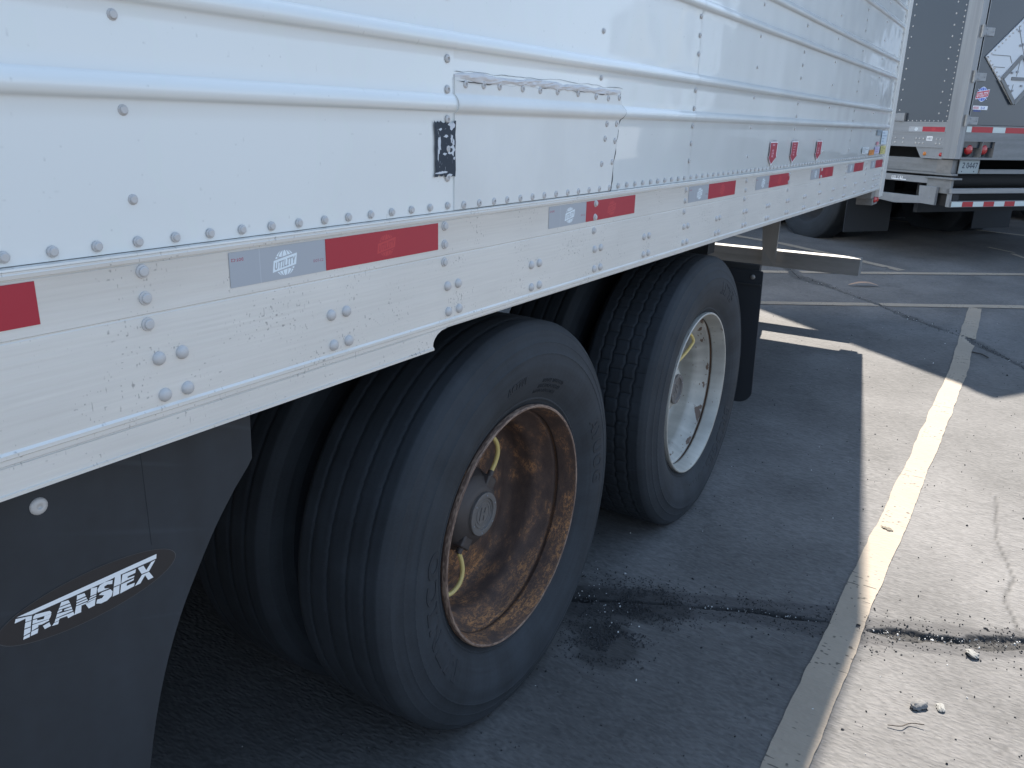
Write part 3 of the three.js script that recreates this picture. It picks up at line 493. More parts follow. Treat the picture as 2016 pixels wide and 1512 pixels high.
// underside: subframe, axles, air springs, mudflaps, rear bumper
{
  for (const z of [-0.82, -1.78]) mesh('slider_rail', [box(0.2, 4.2, 0.80, 1.05, z - 0.06, z + 0.06)], M.under, trailer);
  for (const x of [1.546, 2.809]) {
    mesh('axle', [cyl('z', 0.065, 0.065, -2.42, -0.2, x, 0.487)], M.under, trailer);
    for (const z of [-0.86, -1.74]) { mesh('air_spring', [cyl('y', 0.13, 0.13, 0.52, 0.80, x + 0.32, z, 20), box(x - 0.5, x + 0.42, 0.43, 0.53, z - 0.06, z + 0.06)], M.under, trailer); mesh('hanger', [box(x - 0.58, x - 0.46, 0.45, 0.80, z - 0.08, z + 0.08)], M.under, trailer); }
    for (const z of [-0.55, -2.05]) mesh('brake_drum', [cyl('z', 0.21, 0.21, z - 0.08, z + 0.08, x, 0.487, 32)], M.under, trailer);
  }
  mesh('cross_frame', [box(3.9, 4.0, 0.83, 1.05, -2.2, -0.4), box(0.3, 0.4, 0.83, 1.05, -2.2, -0.4)], M.under, trailer);
  mesh('far_skirt', [box(-5, 0.9, 0.24, 1.05, -2.57, -2.56)], M.skirt, trailer);
  for (const z of [[-0.048, -0.66], [-1.94, -2.55]]) {
    const s = new THREE.Shape(); const zo = z[0], zi = z[1], a = Math.max(zo, zi), b = Math.min(zo, zi);
    s.moveTo(b, 0.826); s.lineTo(a - 0.008, 0.826); s.quadraticCurveTo(a, 0.826, a, 0.815); s.lineTo(a + 0.012, 0.262); s.quadraticCurveTo(a, 0.222, a - 0.045, 0.214); s.lineTo(b, 0.21);
    const g = new THREE.ExtrudeGeometry(s, { depth: 0.008, bevelEnabled: false }); g.rotateY(-Math.PI / 2); g.translate(3.628, 0, 0);
    const flap = mesh('mud_flap', g, M.dark, trailer);
    mesh('flap_bracket', [box(3.612, 3.6195, 0.762, 0.768, b + 0.02, a - 0.004), box(3.630, 3.66, 0.77, 0.85, b, a - 0.02)], M.under, flap);
    mesh('bolt', new THREE.SphereGeometry(0.011, 12, 8).scale(0.5, 1, 1).translate(3.617, 0.798, a - 0.042), M.steel, flap);
  }
  // rear underride guard
  const gd = mesh('rear_bumper', [box(6.055, 6.158, 0.466, 0.470, -2.56, -0.04), box(6.055, 6.060, 0.470, 0.578, -2.56, -0.04), box(6.055, 6.158, 0.578, 0.583, -2.56, -0.04), box(6.153, 6.158, 0.470, 0.578, -2.56, -0.04), box(6.058, 6.155, 0.468, 0.58, -0.0415, -0.036)], M.steel, trailer); gd.userData.label = 'steel rear underride bar';
  const holes = []; for (let k = 0; k < 22; k++) holes.push(cyl('y', 0.006, 0.006, 0.5828, 0.5842, 6.135, -0.12 - 0.05 * k, 8)); mesh('bolt_row', holes, M.rivetDark, trailer);
  for (const zc of [-0.64, -1.96]) {
    const s = new THREE.Shape([[6.14, 1.052], [5.90, 1.052], [5.985, 0.60], [5.99, 0.500], [6.02, 0.482], [6.053, 0.482], [6.053, 0.60], [6.14, 0.60]].map((a) => new THREE.Vector2(...a)));
    const web = new THREE.ExtrudeGeometry(s, { depth: 0.008, bevelEnabled: false }); web.translate(0, 0, zc - 0.004);
    const fl = new THREE.ExtrudeGeometry(new THREE.Shape([[zc - 0.075, 1.052], [zc + 0.075, 1.052], [zc + 0.052, 0.60], [zc + 0.045, 0.482], [zc - 0.045, 0.482], [zc - 0.052, 0.60]].map((a) => new THREE.Vector2(...a))), { depth: 0.006, bevelEnabled: false }); fl.rotateY(-Math.PI / 2);
    const P = fl.attributes.position; for (let i = 0; i < P.count; i++) P.setX(i, P.getX(i) + mix(5.984, 5.90, clamp((P.getY(i) - 0.6) / 0.452))); fl.computeVertexNormals();
    mesh('bumper_post', [web, fl], M.steel, trailer);
  }
  const bol = mesh('rear_bolster', [box(5.98, X1 - 0.01, 0.995, 1.051, -2.58, -0.015, 0.006), box(6.05, X1 - 0.012, 0.948, 0.9945, -0.12, -0.016, 0.004)], M.steel, trailer);
  for (const [x, m] of [[6.06, M.lampRed], [6.16, M.lampRed]]) mesh('marker_lamp', latheZ([[0.021, 0], [0.02, 0.008], [0.012, 0.014], [0, 0.016]], 16).translate(x + 0.03, 0.985, -0.0145), m, bol);
}
// the wheels
function wheel(x, kind, rimMat, near) {
  const w = group('wheel', trailer, x, 0.487, 0);
  const flip = near ? 1 : -1, zc = near ? -0.145 : -2.455;
  const t = mesh('tyre', tyreGeometry(near ? kind : 'plain', x, 0.487), M.rubber, w); t.position.z = zc;
  const t2 = mesh('inner_tyre', tyreGeometry(near ? 'inner' : 'plain', x, 0.487), M.rubber, w); t2.position.z = zc - flip * 0.34;
  const r = mesh('rim', rimGeo, rimMat, w); if (!near) { r.rotation.y = Math.PI; r.position.z = -2.6; }
  mesh('inner_rim', latheZ([[0.284, -0.1], [0.25, -0.1], [0.24, -0.2], [0.1, -0.2]], 48).translate(0, 0, near ? -0.24 : -2.05), M.under, w);
  return w;
}
{
  const front = wheel(1.546, 'rib', M.rust, true), rear = wheel(2.809, 'block', M.rimWhite, true);
  front.userData.label = 'worn tyre on a rusty brown steel rim'; rear.userData.label = 'block tread tyre on a scuffed white steel rim';
  wheel(1.546, 'rib', M.steel, false); wheel(2.809, 'rib', M.steel, false);
  const addHub = (w, turn, mat, faceMat) => {
    mesh('hub', hubBody, mat, w); mesh('hub_outlet', outlet(turn), mat, w); mesh('hub_outlet', outlet(turn + Math.PI), mat, w);
    mesh('hub_cap', hubRing, faceMat, w); mesh('hub_emblem', hubMark.clone().rotateZ(-0.35), faceMat, w); mesh('cap_bolts', hubBolt, M.rivetDark, w);
  };
  for (const w of [front, rear]) { mesh('rim_groove', latheZ([[0.2858, -0.0700], [0.2858, -0.0780]], 90), M.rust, w); mesh('rim_lip', latheZ([[0.3010, -0.030], [0.3010, -0.0218], [0.2998, -0.0186], [0.2968, -0.0176], [0.2936, -0.0193]], 120), w === front ? M.rustLip : M.rimWhite, w); }
  addHub(front, -0.70, M.hub, M.hubFace); addHub(rear, 0.9, M.rimWhite, M.hubFace);
  for (const [w, hoses] of [[front, [[[0.070, 0.084, -0.15], [0.082, 0.106, -0.146], [0.087, 0.133, -0.142], [0.076, 0.166, -0.14], [0.050, 0.194, -0.145], [0.0, 0.215, -0.155]], [[-0.070, -0.084, -0.15], [-0.064, -0.110, -0.146], [-0.064, -0.138, -0.143], [-0.078, -0.164, -0.142], [-0.110, -0.178, -0.145], [-0.155, -0.168, -0.155]]]], [rear, [[[-0.078, 0.064, -0.15], [-0.050, 0.082, -0.145], [-0.013, 0.100, -0.135], [0.050, 0.125, -0.125], [0.100, 0.148, -0.12], [0.122, 0.160, -0.12], [0.118, 0.178, -0.125], [0.09, 0.205, -0.14]]]]]) for (const h of hoses) mesh('air_hose', tube(h, 0.006, 40, 10), M.hose, w);
  for (const c of rear.children) if (/hub|hose|cap_/.test(c.name)) c.position.z = 0.022;
  // raised lettering
  const L = (w, a) => { const g = merge(a); g.translate(0, 0, -0.145); const m = mesh('sidewall_lettering', g, M.dark, w); };
  const D = Math.PI / 180;
  L(rear, [sidewallText('M713', 0.372, 0.044, 78 * D, 1.0), sidewallText('BRIDGESTONE', 0.352, 0.042, -22 * D, 1.15)]);
  L(front, [sidewallText('M7NICO', 0.345, 0.050, 222 * D, 1.25), sidewallText('AYUOG', 0.368, 0.036, 28 * D, 1.2), sidewallText('ACTIVE', 0.372, 0.018, 105 * D, 1.0), sidewallText('RADIAL TUBELESS', 0.360, 0.009, 80 * D), sidewallText('MAX LOAD SINGLE', 0.346, 0.009, 82 * D), sidewallText('TREAD 5 PLIES STEEL', 0.333, 0.008, 84 * D)]);
}
// ---------------------------------------------------------------- the black trailer behind, and a third one beside it
const BY = groundY(8.886);
M.black = phys({ color: [0.020, 0.031, 0.046], roughness: 0.28, clearcoat: 0.7, clearcoatRoughness: 0.08 });
M.tapeWhite = std({ color: [0.60, 0.66, 0.64], roughness: 0.4 });
M.grey = std({ color: [0.25, 0.26, 0.27], map: M.steel.map, roughness: 0.6, metalness: 0.2 });
M.alu = std({ color: [0.31, 0.325, 0.345], map: M.steel.map, roughness: 0.42, metalness: 0.4 });
M.diamond = std({ color: [0.64, 0.67, 0.70], roughness: 0.3 });
function simpleWheel(parent, x, z, y = 0.5) {
  const w = group('wheel', parent, x, y, z);
  mesh('tyre', latheZ([[0.29, -0.13], [0.33, -0.15], [0.42, -0.15], [0.49, -0.13], [0.505, -0.10], [0.505, 0.10], [0.49, 0.13], [0.42, 0.15], [0.33, 0.15], [0.29, 0.13]], 56).rotateY(Math.PI / 2), M.rubber, w);
  mesh('rim', latheZ([[0.30, 0.13], [0.27, 0.10], [0.25, -0.02], [0.12, -0.02], [0.1, 0.08], [0, 0.08]], 40).rotateY(-Math.PI / 2), M.under, w); return w;
}
const back = group('box_trailer', scene, 8.886, BY, 0.216); back.rotation.y = -Math.atan2(0.6, 0.8);
tag(back, 'glossy black trailer with silver corner post, lift gate and white diamond panel on its rear', 'trailer', 'dark trailers parked behind');
{
  const y = (a) => a - BY, B = back;
  mesh('trailer_body', [box(0.012, 2.58, y(1.30), y(4.28), -13, -0.03)], M.black, B);
  // near side: panel, rail, rivets
  mesh('side_panel', [box(0, 0.0115, y(1.524), y(4.28), -13, -0.155)], M.black, B);
  const rl = mesh('bottom_rail', [box(-0.012, 0.0115, y(1.435), y(1.5235), -13, -0.155), box(-0.016, 0.0115, y(1.424), y(1.4345), -13, -0.155), box(-0.010, 0.0115, y(1.29), y(1.4235), -13, -0.155)], M.alu, B);
  const ball = new THREE.SphereGeometry(0.0085, 8, 6), riv = [];
  const put = (u, yy, s = 1) => riv.push([u, yy, s]);
  for (let u = 0.17; u < 1.3; u += 0.0515) put(u, 1.533, 0.8);
  for (let yy = 1.60; yy < 3.0; yy += 0.0965) { put(0.281, yy); put(0.765, yy + 0.03); put(0.857, yy + 0.05, 0.85); } for (let yy = 1.575; yy < 3.0; yy += 0.0478) put(0.187, yy, 0.85);
  for (const u of [0.20, 0.245, 0.40, 0.445, 0.49, 0.65, 0.75]) for (const yy of [1.327, 1.368]) put(u, yy, 1.1);
  for (const [u, yy, s] of riv) { const m = mesh('rivet', ball, M.rivet, B); m.position.set(yy < 1.5 ? -0.012 : -0.001, y(yy), -u); m.scale.set(0.5 * s, s, s); }
  const tape = (u0, u1, m, name) => { const t = mesh(name, new THREE.PlaneGeometry(u1 - u0, 0.045), m, rl); t.rotation.y = -Math.PI / 2; t.position.set(-0.0130, y(1.456), -(u0 + u1) / 2); return t; };
  tape(0.169, 0.431, M.redPrint, 'red_reflector'); tape(0.4315, 0.597, M.silverPrint, 'silver_reflector');
  const abs = mesh('abs_label', new THREE.PlaneGeometry(0.07, 0.042), std({ roughness: 0.5, map: canvasTexture(140, 84, (c) => { c.fillStyle = '#e9eaec'; c.fillRect(0, 0, 140, 84); c.fillStyle = '#70757c'; c.font = 'bold 58px sans-serif'; c.textAlign = 'center'; c.fillText('ABS', 70, 64, 120); }) }), rl); abs.rotation.y = -Math.PI / 2; abs.position.set(-0.0115, y(1.372), -0.33);
  const hb = new THREE.Shape(); hb.moveTo(-0.06, -0.035); hb.lineTo(0.02, -0.035); hb.absarc(0.02, 0, 0.035, -Math.PI / 2, Math.PI / 2); hb.lineTo(-0.06, 0.035);
  const hk = new THREE.ExtrudeGeometry(hb, { depth: 0.02, bevelEnabled: true, bevelSize: 0.004, bevelThickness: 0.004, bevelSegments: 2 }); hk.rotateY(-Math.PI / 2); hk.rotateX(Math.PI); mesh('door_holdback', [hk.translate(-0.004, y(1.565), -0.73), box(-0.02, 0, y(1.53), y(1.60), -0.82, -0.775)], M.alu, B);
  // lamp plate under the rail
  const lp = new THREE.ExtrudeGeometry(new THREE.Shape([[0.486, 1.2895], [0.408, 1.189], [0.152, 1.189], [0.152, 1.2895]].map(([u, yy]) => new THREE.Vector2(u, y(yy)))), { depth: 0.006, bevelEnabled: false }); lp.rotateY(Math.PI / 2); const lamps = mesh('lamp_plate', lp, M.alu, B);
  for (const [u, m] of [[0.367, M.lampAmber], [0.178, M.lampRed]]) mesh('marker_lamp', latheZ([[0.018, 0], [0.018, 0.006], [0.012, 0.012], [0, 0.014]], 16).rotateY(-Math.PI / 2).translate(0, y(1.23), -u), m, lamps);
  // rear frame
  mesh('corner_post', [box(-0.014, 0.06, y(1.193), y(4.29), -0.153, 0.0, 0.006), box(-0.0145, -0.004, y(1.193), y(4.29), -0.1535, -0.146)], M.alu, B);
  mesh('corner_post', [box(2.54, 2.61, y(1.193), y(4.29), -0.15, 0.0, 0.006)], M.alu, B);
  mesh('rear_header', [box(0.06, 2.54, y(4.14), y(4.29), -0.12, -0.002)], M.alu, B);
  mesh('door_gasket', [box(0.061, 0.078, y(1.5), y(4.14), -0.05, -0.022)], M.dark, B);
  for (const [a, b] of [[0.080, 1.292], [1.308, 2.53]]) { const d = mesh('rear_door', [box(a, b, y(1.502), y(4.138), -0.06, -0.008, 0.004)], M.black, B);
    mesh('door_edge', [box(a === 0.08 ? a - 0.001 : b - 0.007, a === 0.08 ? a + 0.006 : b + 0.001, y(1.503), y(4.137), -0.0076, -0.005)], M.alu, d); }
  for (const hy of [1.54, 1.92, 2.30, 3.0, 3.7]) { const h = mesh('hinge', [box(0.03, 0.185, y(hy - 0.036), y(hy + 0.034), -0.0075, 0.004, 0.002), cyl('y', 0.016, 0.016, y(hy - 0.05), y(hy + 0.05), 0.030, 0.010, 16)], M.alu, B);
    for (const [hx, q] of [[0.09, 0.018], [0.09, -0.02], [0.165, 0.0]]) mesh('bolt', new THREE.SphereGeometry(0.008, 8, 6).scale(1, 1, 0.5).translate(hx, y(hy + q), 0.004), M.rivetDark, h); }
  for (const x of [1.05, 1.55]) mesh('lock_rod', [cyl('y', 0.014, 0.014, y(1.46), y(4.2), x, 0.03, 12)], M.alu, B);
  // the white diamond panel with its frame
  const dm = group('diamond_panel', B, 0.585, y(2.09), 0); dm.userData.label = 'white diamond panel with riveted seams and grey inner frame';
  const dia = (a, b, z0, z1) => { const g = new THREE.ExtrudeGeometry(new THREE.Shape([[-a, 0], [0, -b], [a, 0], [0, b]].map((v) => new THREE.Vector2(...v))), { depth: z1 - z0, bevelEnabled: true, bevelSize: 0.004, bevelThickness: 0.003, bevelSegments: 2 }); g.translate(0, 0, z0); return g; };
  mesh('plate', dia(0.445, 0.395, -0.006, 0.004), M.diamond, dm);
  const bar = (x0, y0, x1, y1, w, z0, z1) => { const L = Math.hypot(x1 - x0, y1 - y0), g = box(-L / 2, L / 2, -w / 2, w / 2, z0, z1); g.rotateZ(Math.atan2(y1 - y0, x1 - x0)); g.translate((x0 + x1) / 2, (y0 + y1) / 2, 0); return g; };
  for (const [a, b, c, d] of [[-0.215, -0.18, 0, -0.385], [0, -0.385, 0.215, -0.18], [-0.215, -0.18, -0.01, 0.025], [0.215, -0.18, 0.01, 0.025]]) mesh('frame_bar', [bar(a, b, c, d, 0.036, 0.0075, 0.02)], M.grey, dm);
  for (const [a, b, c, d] of [[-0.12, 0.27, 0.02, 0.02], [-0.38, 0.02, -0.16, 0.02], [-0.16, 0.02, -0.12, -0.04], [-0.34, -0.08, -0.20, -0.08], [-0.02, -0.02, -0.03, -0.15], [-0.05, -0.22, -0.06, -0.33], [0.12, 0.27, 0.02, 0.0]]) mesh('seam', [bar(a, b, c, d, 0.006, 0.0072, 0.0095)], M.grey, dm);
  mesh('placard_slot', [box(-0.09, 0.14, -0.185, -0.155, 0.0075, 0.014)], M.grey, dm);
  for (const [a, b] of [[-0.06, 0.115], [-0.03, 0.125], [-0.105, 0.235], [-0.10, -0.12], [-0.12, -0.235], [-0.055, -0.275], [-0.035, -0.11], [0.05, -0.23], [0.08, 0.21]]) mesh('clip', [box(a - 0.012, a + 0.012, b - 0.009, b + 0.009, 0.0075, 0.018, 0.003)], M.rivetDark, dm);
  for (let k = 0; k < 12; k++) { const t = k / 12; mesh('rivet', ball, M.rivet, dm).position.set(-0.43 + 0.43 * t, -0.37 * t, 0.008); mesh('rivet', ball, M.rivet, dm).position.set(-0.43 + 0.43 * t, 0.37 * t, 0.008); }
  // prints on the door
  const pr = (x0, x1, y0, y1, w, h, draw, name) => mesh(name, new THREE.PlaneGeometry(x1 - x0, y1 - y0).translate((x0 + x1) / 2, y((y0 + y1) / 2), -0.0062), std({ map: canvasTexture(w, h, draw), transparent: true, alphaTest: 0.4, roughness: 0.4 }), B);
  pr(0.085, 0.295, 1.70, 1.845, 304, 210, (c) => { c.clearRect(0, 0, 304, 210); globe(c, 152, 105, 92, '#3d63c4', '#e8ecf4', '#c4344a', '#f4f1f4'); }, 'globe_decal');
  pr(0.10, 0.285, 1.618, 1.672, 300, 90, (c) => { c.fillStyle = '#e8ebf0'; c.fillRect(0, 0, 300, 58); c.fillStyle = '#b8283c'; c.font = 'bold 52px sans-serif'; c.textBaseline = 'middle'; c.fillText('4000', 8, 31, 140); c.fillStyle = '#2b4fae'; c.fillText('D-X', 160, 31, 130); c.fillStyle = '#3d5fc0'; c.font = 'bold 26px sans-serif'; c.fillText('COMPOSITE', 20, 76, 260); }, 'model_decal');
  // rear sill with lamps
  mesh('rear_sill', [box(0.0605, 2.54, y(1.355), y(1.5), -0.10, -0.004), box(0.0605, 2.54, y(1.193), y(1.212), -0.10, 0.002), box(0.0605, 0.072, y(1.212), y(1.355), -0.10, -0.004), box(0.466, 2.14, y(1.212), y(1.355), -0.10, -0.004), box(0.072, 0.466, y(1.212), y(1.355), -0.10, -0.09), box(0.306, 0.312, y(1.212), y(1.355), -0.09, -0.002)], M.grey, B);
  for (const x of [0.185, 0.375, 2.22, 2.42]) { const l = mesh('tail_lamp', latheZ([[0.046, 0.012], [0.043, 0.03], [0.03, 0.038], [0, 0.042]], 28).translate(x, y(1.282), -0.06), M.lampRed, B); mesh('lamp_ring', latheZ([[0.066, -0.03], [0.066, 0.0], [0.050, 0.016], [0.046, 0.012]], 28).translate(x, y(1.282), -0.06), M.dark, l); }
  let x = 0.068; for (let k = 0; x < 2.5; k++) { const L = k % 2 ? 0.268 : k ? 0.165 : 0.066; mesh(k % 2 ? 'red_reflector' : 'white_reflector', new THREE.PlaneGeometry(L - 0.002, 0.05).translate(x + L / 2, y(1.463), -0.0025), k % 2 ? M.red : M.tapeWhite, B); x += L; }
  // licence plate
  const pl = mesh('licence_plate', [box(0.085, 0.345, y(1.062), y(1.19), -0.030, -0.026, 0.0015)], M.grey, B);
  mesh('plate_print', new THREE.PlaneGeometry(0.25, 0.118).translate(0.215, y(1.126), -0.0250), std({ roughness: 0.5, map: canvasTexture(250, 118, (c) => { c.fillStyle = '#9aa3a4'; c.fillRect(0, 0, 250, 118); c.fillStyle = '#39414c'; c.font = 'bold 74px sans-serif'; c.textBaseline = 'middle'; c.fillText('2 0447', 34, 46, 200); c.beginPath(); c.arc(40, 102, 7, 0, 7); c.arc(196, 102, 7, 0, 7); c.fill(); }) }), pl);
  // lift gate: side housings, arms, folded platform
  const lg = (name, geos, m) => mesh(name, geos, m, B);
  lg('gate_crossbar', [box(0.347, 2.4, y(1.064), y(1.104), -0.05, -0.01)], M.grey);
  lg('gate_housing', [box(0.03, 0.10, y(1.06), y(1.188), -1.3, -0.05, 0.008)], M.grey); lg('gate_housing', [box(0.02, 0.10, y(1.04), y(1.06), -0.9, -0.03, 0.004)], M.grey);
  lg('housing_plate', [box(0.022, 0.029, y(1.062), y(1.186), -0.22, -0.05)], M.steel);
  const sidebar = lg('gate_side_bar', [box(0.03, 0.07, y(0.955), y(1.02), -1.3, -0.30, 0.004)], M.alu);
  const wt = mesh('side_lettering', new THREE.PlaneGeometry(0.21, 0.05), std({ roughness: 0.6, transparent: true, alphaTest: 0.4, map: canvasTexture(210, 50, (c) => { c.clearRect(0, 0, 210, 50); c.fillStyle = '#eef0f2'; c.font = 'bold 46px sans-serif'; c.textBaseline = 'middle'; c.fillText('LIL LAL', 4, 28, 200); c.fillRect(6, 36, 100, 10); c.fillRect(122, 36, 76, 10); }) }), sidebar); wt.rotation.y = -Math.PI / 2; wt.position.set(0.0285, y(0.988), -0.66);
  lg('gate_bracket', [box(0.02, 0.055, y(0.875), y(1.025), -0.30, -0.02, 0.005), box(0.0, 0.12, y(1.005), y(1.022), -0.32, 0.01, 0.004)], M.grey);
  const arm = new THREE.ExtrudeGeometry(new THREE.Shape([[0.14, 0.765], [0.14, 0.93], [0.34, 0.93], [0.33, 0.83], [1.0, 0.83], [1.0, 0.775], [0.62, 0.745], [0.30, 0.77]].map(([u, yy]) => new THREE.Vector2(u, y(yy)))), { depth: 0.03, bevelEnabled: true, bevelSize: 0.003, bevelThickness: 0.003, bevelSegments: 1 }); arm.rotateY(Math.PI / 2); arm.translate(-0.02, 0, 0);
  const am = lg('gate_arm', arm, M.alu); for (const [u, yy, r] of [[0.20, 0.83, 0.014], [0.31, 0.85, 0.008], [0.32, 0.79, 0.008], [0.58, 0.785, 0.008], [0.64, 0.785, 0.008]]) mesh('pin', cyl('x', r, r, -0.026, -0.022, y(yy), -u, 12), M.rivetDark, am);
  lg('gate_block', [box(0.06, 0.14, y(0.76), y(0.875), -0.25, -0.01)], M.under);
  lg('gate_bar', [box(0.02, 2.4, y(0.880), y(0.928), -0.06, 0.0, 0.004)], M.alu); lg('gate_link', [box(0.03, 0.05, y(0.755), y(0.88), -0.05, -0.01)], M.alu);
  const pb = lg('platform_bar', [box(0.045, 2.4, y(0.752), y(0.81), -0.06, 0.0, 0.004)], M.grey);
  for (let k = 0; k < 17; k++) mesh(k % 2 ? 'red_reflector' : 'white_reflector', new THREE.PlaneGeometry(0.138, 0.046).translate(0.115 + 0.1395 * k, y(0.781), 0.003), k % 2 ? M.red : M.tapeWhite, pb);
  lg('gate_tube', [cyl('x', 0.06, 0.06, 0.1, 2.4, y(0.99), -0.25, 20)], M.under);
  lg('gate_plate', [box(0.12, 2.4, y(0.66), y(1.05), -0.50, -0.45)], M.under);
  // running gear
  for (const u of [1.95, 3.2]) { simpleWheel(B, 0.17, -u); simpleWheel(B, 0.52, -u); simpleWheel(B, 2.08, -u); simpleWheel(B, 2.43, -u); mesh('axle', [cyl('x', 0.065, 0.065, 0.3, 2.3, 0.5, -u)], M.under, B); }
  mesh('subframe', [box(0.7, 0.85, 0.75, 1.1, -5, -0.5), box(1.75, 1.9, 0.75, 1.1, -5, -0.5)], M.under, B);
  mesh('mud_flap', [box(0.02, 0.66, 0.16, 0.86, -1.32, -1.31)], M.dark, B); mesh('mud_flap', [box(1.94, 2.56, 0.16, 0.86, -1.32, -1.31)], M.dark, B);
  mesh('side_skirt', [box(0.03, 0.034, 0.25, 1.1, -11, -4.0)], M.skirt, B); mesh('side_skirt', [box(2.55, 2.554, 0.25, 1.1, -11, -4.0)], M.skirt, B);
}
const third = group('box_trailer', scene, 8.886 + 0.8 * 3.75 + 0.6 * 0.6, groundY(12.2), 0.216 + 0.6 * 3.75 - 0.8 * 0.6); third.name = 'box_trailer_001'; third.rotation.y = back.rotation.y;
tag(third, 'dark trailer mostly hidden beyond the black one, its wheels in shade', 'trailer', 'dark trailers parked behind');
{
  const B = third;
  mesh('trailer_body', [box(0, 2.59, 1.1, 4.1, -13, 0)], M.black, B); mesh('bottom_rail', [box(-0.01, 0, 1.08, 1.32, -13, 0)], M.alu, B); mesh('rear_sill', [box(0, 2.59, 0.98, 1.0995, -0.1, 0.003)], M.grey, B);
  for (const u of [1.2, 2.45]) { for (const x of [0.17, 0.52, 2.08, 2.43]) simpleWheel(B, x, -u); mesh('axle', [cyl('x', 0.065, 0.065, 0.3, 2.3, 0.5, -u)], M.under, B); }
  mesh('mud_flap', [box(0.02, 0.66, 0.16, 0.9, -0.5, -0.49)], M.dark, B); mesh('side_skirt', [box(0.03, 0.034, 0.25, 1.08, -11, -3.2)], M.skirt, B);
}

// the row of parked trailers goes on beyond the right edge of the photograph: the glossy side panels mirror it
for (let n = 2; n < 5; n++) {
  const B = group(numbered('parked_trailer'), scene, 8.886 + 3 * n + 0.36, groundY(12 + 3 * n), 0.216 + 2.25 * n - 0.48); B.rotation.y = back.rotation.y;
  tag(B, `${['nearest', 'middle', 'farthest'][n - 2]} white trailer in the row beyond the dark ones, seen only mirrored in the panels`, 'trailer', 'white trailers further along the row');
  mesh('trailer_body', [box(0, 2.59, 1.1, 4.1, -13, 0)], M.white, B); mesh('rear_sill', [box(0, 2.59, 0.98, 1.0995, -0.1, 0.003)], M.grey, B);
  for (const x of [0.02, 1.31]) mesh('rear_door', [box(x, x + 1.26, 1.12, 4.05, 0.001, 0.03, 0.006)], M.white, B);
  for (const x of [0.9, 1.7]) mesh('lock_rod', [cyl('y', 0.015, 0.015, 1.05, 4.0, x, 0.05, 10)], M.alu, B);
  for (const u of [1.2, 2.45]) { for (const x of [0.17, 0.52, 2.08, 2.43]) simpleWheel(B, x, -u); mesh('axle', [cyl('x', 0.065, 0.065, 0.3, 2.3, 0.5, -u)], M.under, B); }
  mesh('side_skirt', [box(0.03, 0.034, 0.25, 1.08, -11, -3.2)], M.skirt, B);
}
// ---------------------------------------------------------------- small things lying about
function stone(r, seed, sx = 1, sy = 0.6, sz = 1) {
  const g = mergeVertices(new THREE.IcosahedronGeometry(1, 3).deleteAttribute('uv').deleteAttribute('normal')), p = g.attributes.position;
  for (let i = 0; i < p.count; i++) { const x = p.getX(i), y = p.getY(i), z = p.getZ(i), k = 0.45 + 1.1 * fbm(x * 2.2 + 9, y * 2.2 + z * 3.1 + 9, 0, 0, seed, 4); p.setXYZ(i, x * k * r * sx, y * k * r * sy, z * k * r * sz); } g.computeVertexNormals(); g.setAttribute('uv', new THREE.Float32BufferAttribute(new Float32Array(p.count * 2), 2)); return toCreasedNormals(g, 0.6);
}
const stoneMat = std({ color: [0.16, 0.155, 0.15], roughness: 0.9 }), stoneLight = std({ color: [0.24, 0.235, 0.22], roughness: 0.9 });
function lie(name, geo, mat, x, z, lift, label, category, turn = 0, grp) { const m = mesh(name, geo, mat, scene); m.position.set(x, groundY(x) + lift, z); m.rotation.y = turn; tag(m, label, category, grp); return m; }
lie('stone', stone(0.017, 401, 1.5, 0.55, 0.8), stoneMat, 2.084, 0.887, 0.006, 'dark grey flat stone chip on the sunlit asphalt right of the stall line', 'stone', -0.6);
lie('stone_001', stone(0.012, 405, 1.4, 0.4, 0.8), stoneLight, 2.11, 0.936, 0.004, 'pale crumbling stone chip beside the dark stone chip on sunlit asphalt', 'stone', 0.3);
lie('stone_002', stone(0.016, 409, 1.2, 0.5, 0.9), stoneLight, 2.405, 0.990, 0.007, 'rounded grey pebble at the lip of the wide sunlit crack', 'stone', 0.9);
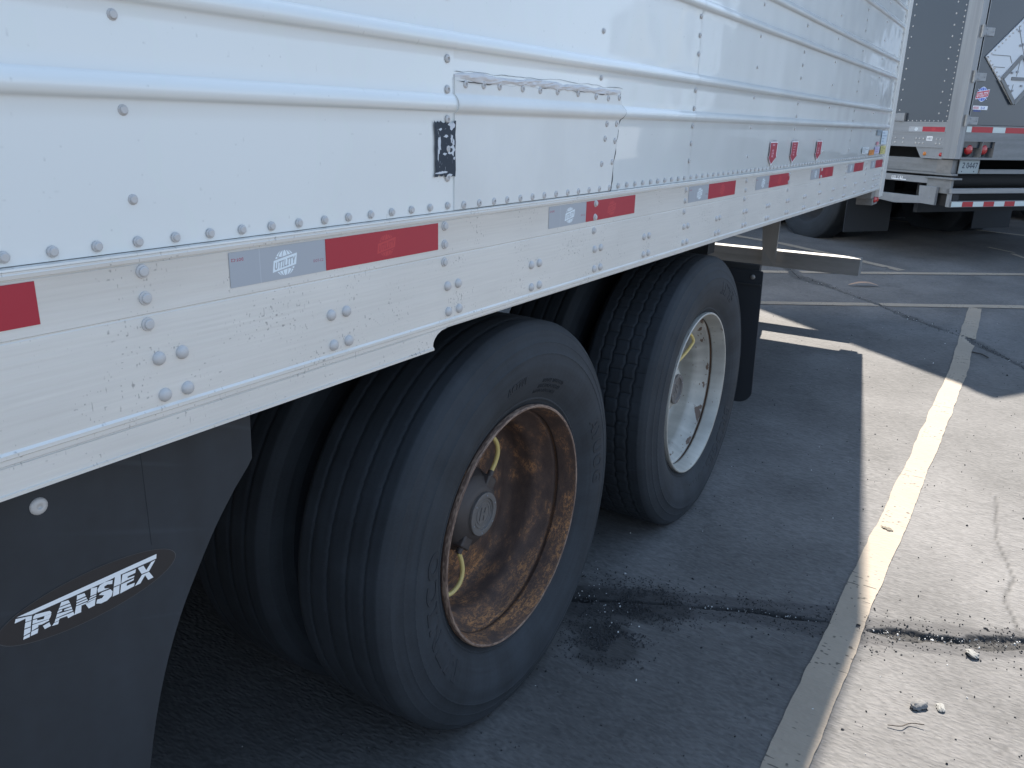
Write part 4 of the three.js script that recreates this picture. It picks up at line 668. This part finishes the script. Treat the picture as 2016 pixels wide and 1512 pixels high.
{ // dry leaf on the stall line
  const g = grid(10, 4, (i, j) => { const t = i / 10, w = 0.011 * Math.sin(Math.PI * Math.pow(t, 0.8)) * (j / 2 - 1) * (0.6 + 0.8 * hash(i, j, 3)); return [(t - 0.5) * 0.05, 0.001 + 0.003 * hash(i, j, 5), w, t, j / 4]; });
  lie('dry_leaf', g, std({ color: [0.15, 0.13, 0.10], roughness: 0.9, side: THREE.DoubleSide }), 3.065, 0.662, 0.004, 'small curled brown leaf lying on the white stall line', 'leaf', 1.2);
  const b = grid(24, 6, (i, j) => { const t = i / 24, w = 0.026 * Math.pow(Math.sin(Math.PI * t), 0.5), a = (j / 6 - 0.5) * 2.4; return [(t - 0.5) * 0.26, 0.008 + 0.022 * Math.sin(Math.PI * t) + w * 0.5 * Math.cos(a), w * Math.sin(a), t, j]; });
  lie('bark_strip', b, std({ color: [0.34, 0.23, 0.17], roughness: 0.85, side: THREE.DoubleSide }), 7.51, -0.205, 0.0, 'curved brown strip of bark lying between the two white cross lines', 'bark', -1.05);
  lie('twig', tube([[0, 0.003, 0], [0.03, 0.006, 0.01], [0.06, 0.004, 0.0], [0.09, 0.008, 0.012]], 0.0014, 16, 5), std({ color: [0.09, 0.07, 0.055], roughness: 0.9 }), 1.96, 0.83, 0.002, 'thin dark twig on sunlit asphalt near the stall line', 'twig', -0.9);
  lie('twig_001', tube([[0, 0.006, 0], [0.06, 0.01, 0.015], [0.13, 0.007, 0.01]], 0.004, 12, 5), std({ color: [0.05, 0.045, 0.04], roughness: 0.9 }), 5.72, 0.84, 0.002, 'short dark twig in the shade beside the far diagonal crack', 'twig', 0.9);
}
// crumbs of asphalt and pale chips: far too many to count
{
  const r = rng(77), crumb = new THREE.IcosahedronGeometry(1, 0), o = new THREE.Object3D();
  function scatter(name, mat, n, place, size, label) {
    const m = new THREE.InstancedMesh(crumb, mat, n); m.name = name; m.castShadow = m.receiveShadow = true; let k = 0;
    for (let i = 0; i < n * 6 && k < n; i++) { const q = place(i); if (!q) continue; const s = size(); o.position.set(q[0], groundY(q[0]) + s * 0.3 - (q[2] || 0), q[1]); o.rotation.set(r() * 6, r() * 6, r() * 6); o.scale.set(s * (0.7 + 0.8 * r()), s * (0.4 + 0.5 * r()), s * (0.7 + 0.8 * r())); o.updateMatrix(); m.setMatrixAt(k++, o.matrix); }
    m.count = k; m.userData.kind = 'stuff'; m.userData.label = label; scene.add(m);
  }
  const onCrack = (line, w) => { const k = Math.floor(r() * (line.length - 1)), t = r(), n = (r() + r() + r() - 1.5) * w; return [mix(line[k][0], line[k + 1][0], t) + n * 0.8, mix(line[k][1], line[k + 1][1], t) - n * 0.4]; };
  const gauss = () => r() + r() + r() + r() - 2;
  scatter('asphalt_crumbs', std({ color: [0.03, 0.03, 0.032], roughness: 0.9 }), 5200, () => { const t = r(); if (t < 0.52) { const b = blobs[Math.floor(r() * 3)], x = b[0] + gauss() * b[2] * 0.75, z = b[1] + gauss() * b[2] * 0.75; return fbm(x * 16, z * 16, 0, 0, 66, 3) > 0.44 ? [x, z] : null; } if (t < 0.74) return onCrack(crackA, 0.12); if (t < 0.86) return onCrack(crackB, 0.25); return [0.8 + 7 * r() * r() + 0.3, -0.6 + 1.9 * r()]; }, () => 0.0011 + 0.0038 * r() * r() * r() + 0.0006, 'black crumbs of broken asphalt scattered along the cracks');
  scatter('pale_chips', std({ color: [0.55, 0.54, 0.52], roughness: 0.8 }), 420, () => { const t = r(); if (t < 0.5) return [...onCrack(crackA, 0.03), 0.004]; if (t < 0.62) return onCrack(crackB, 0.2); const b = blobs[0]; if (t < 0.72) return [b[0] + gauss() * 0.13, b[1] + gauss() * 0.13]; return [0.9 + 7 * r() * r(), -0.5 + 1.8 * r()]; }, () => 0.0012 + 0.0034 * r() * r(), 'pale stone chips scattered in the cracks and on the lot');
}
renderer.render(scene, camera);
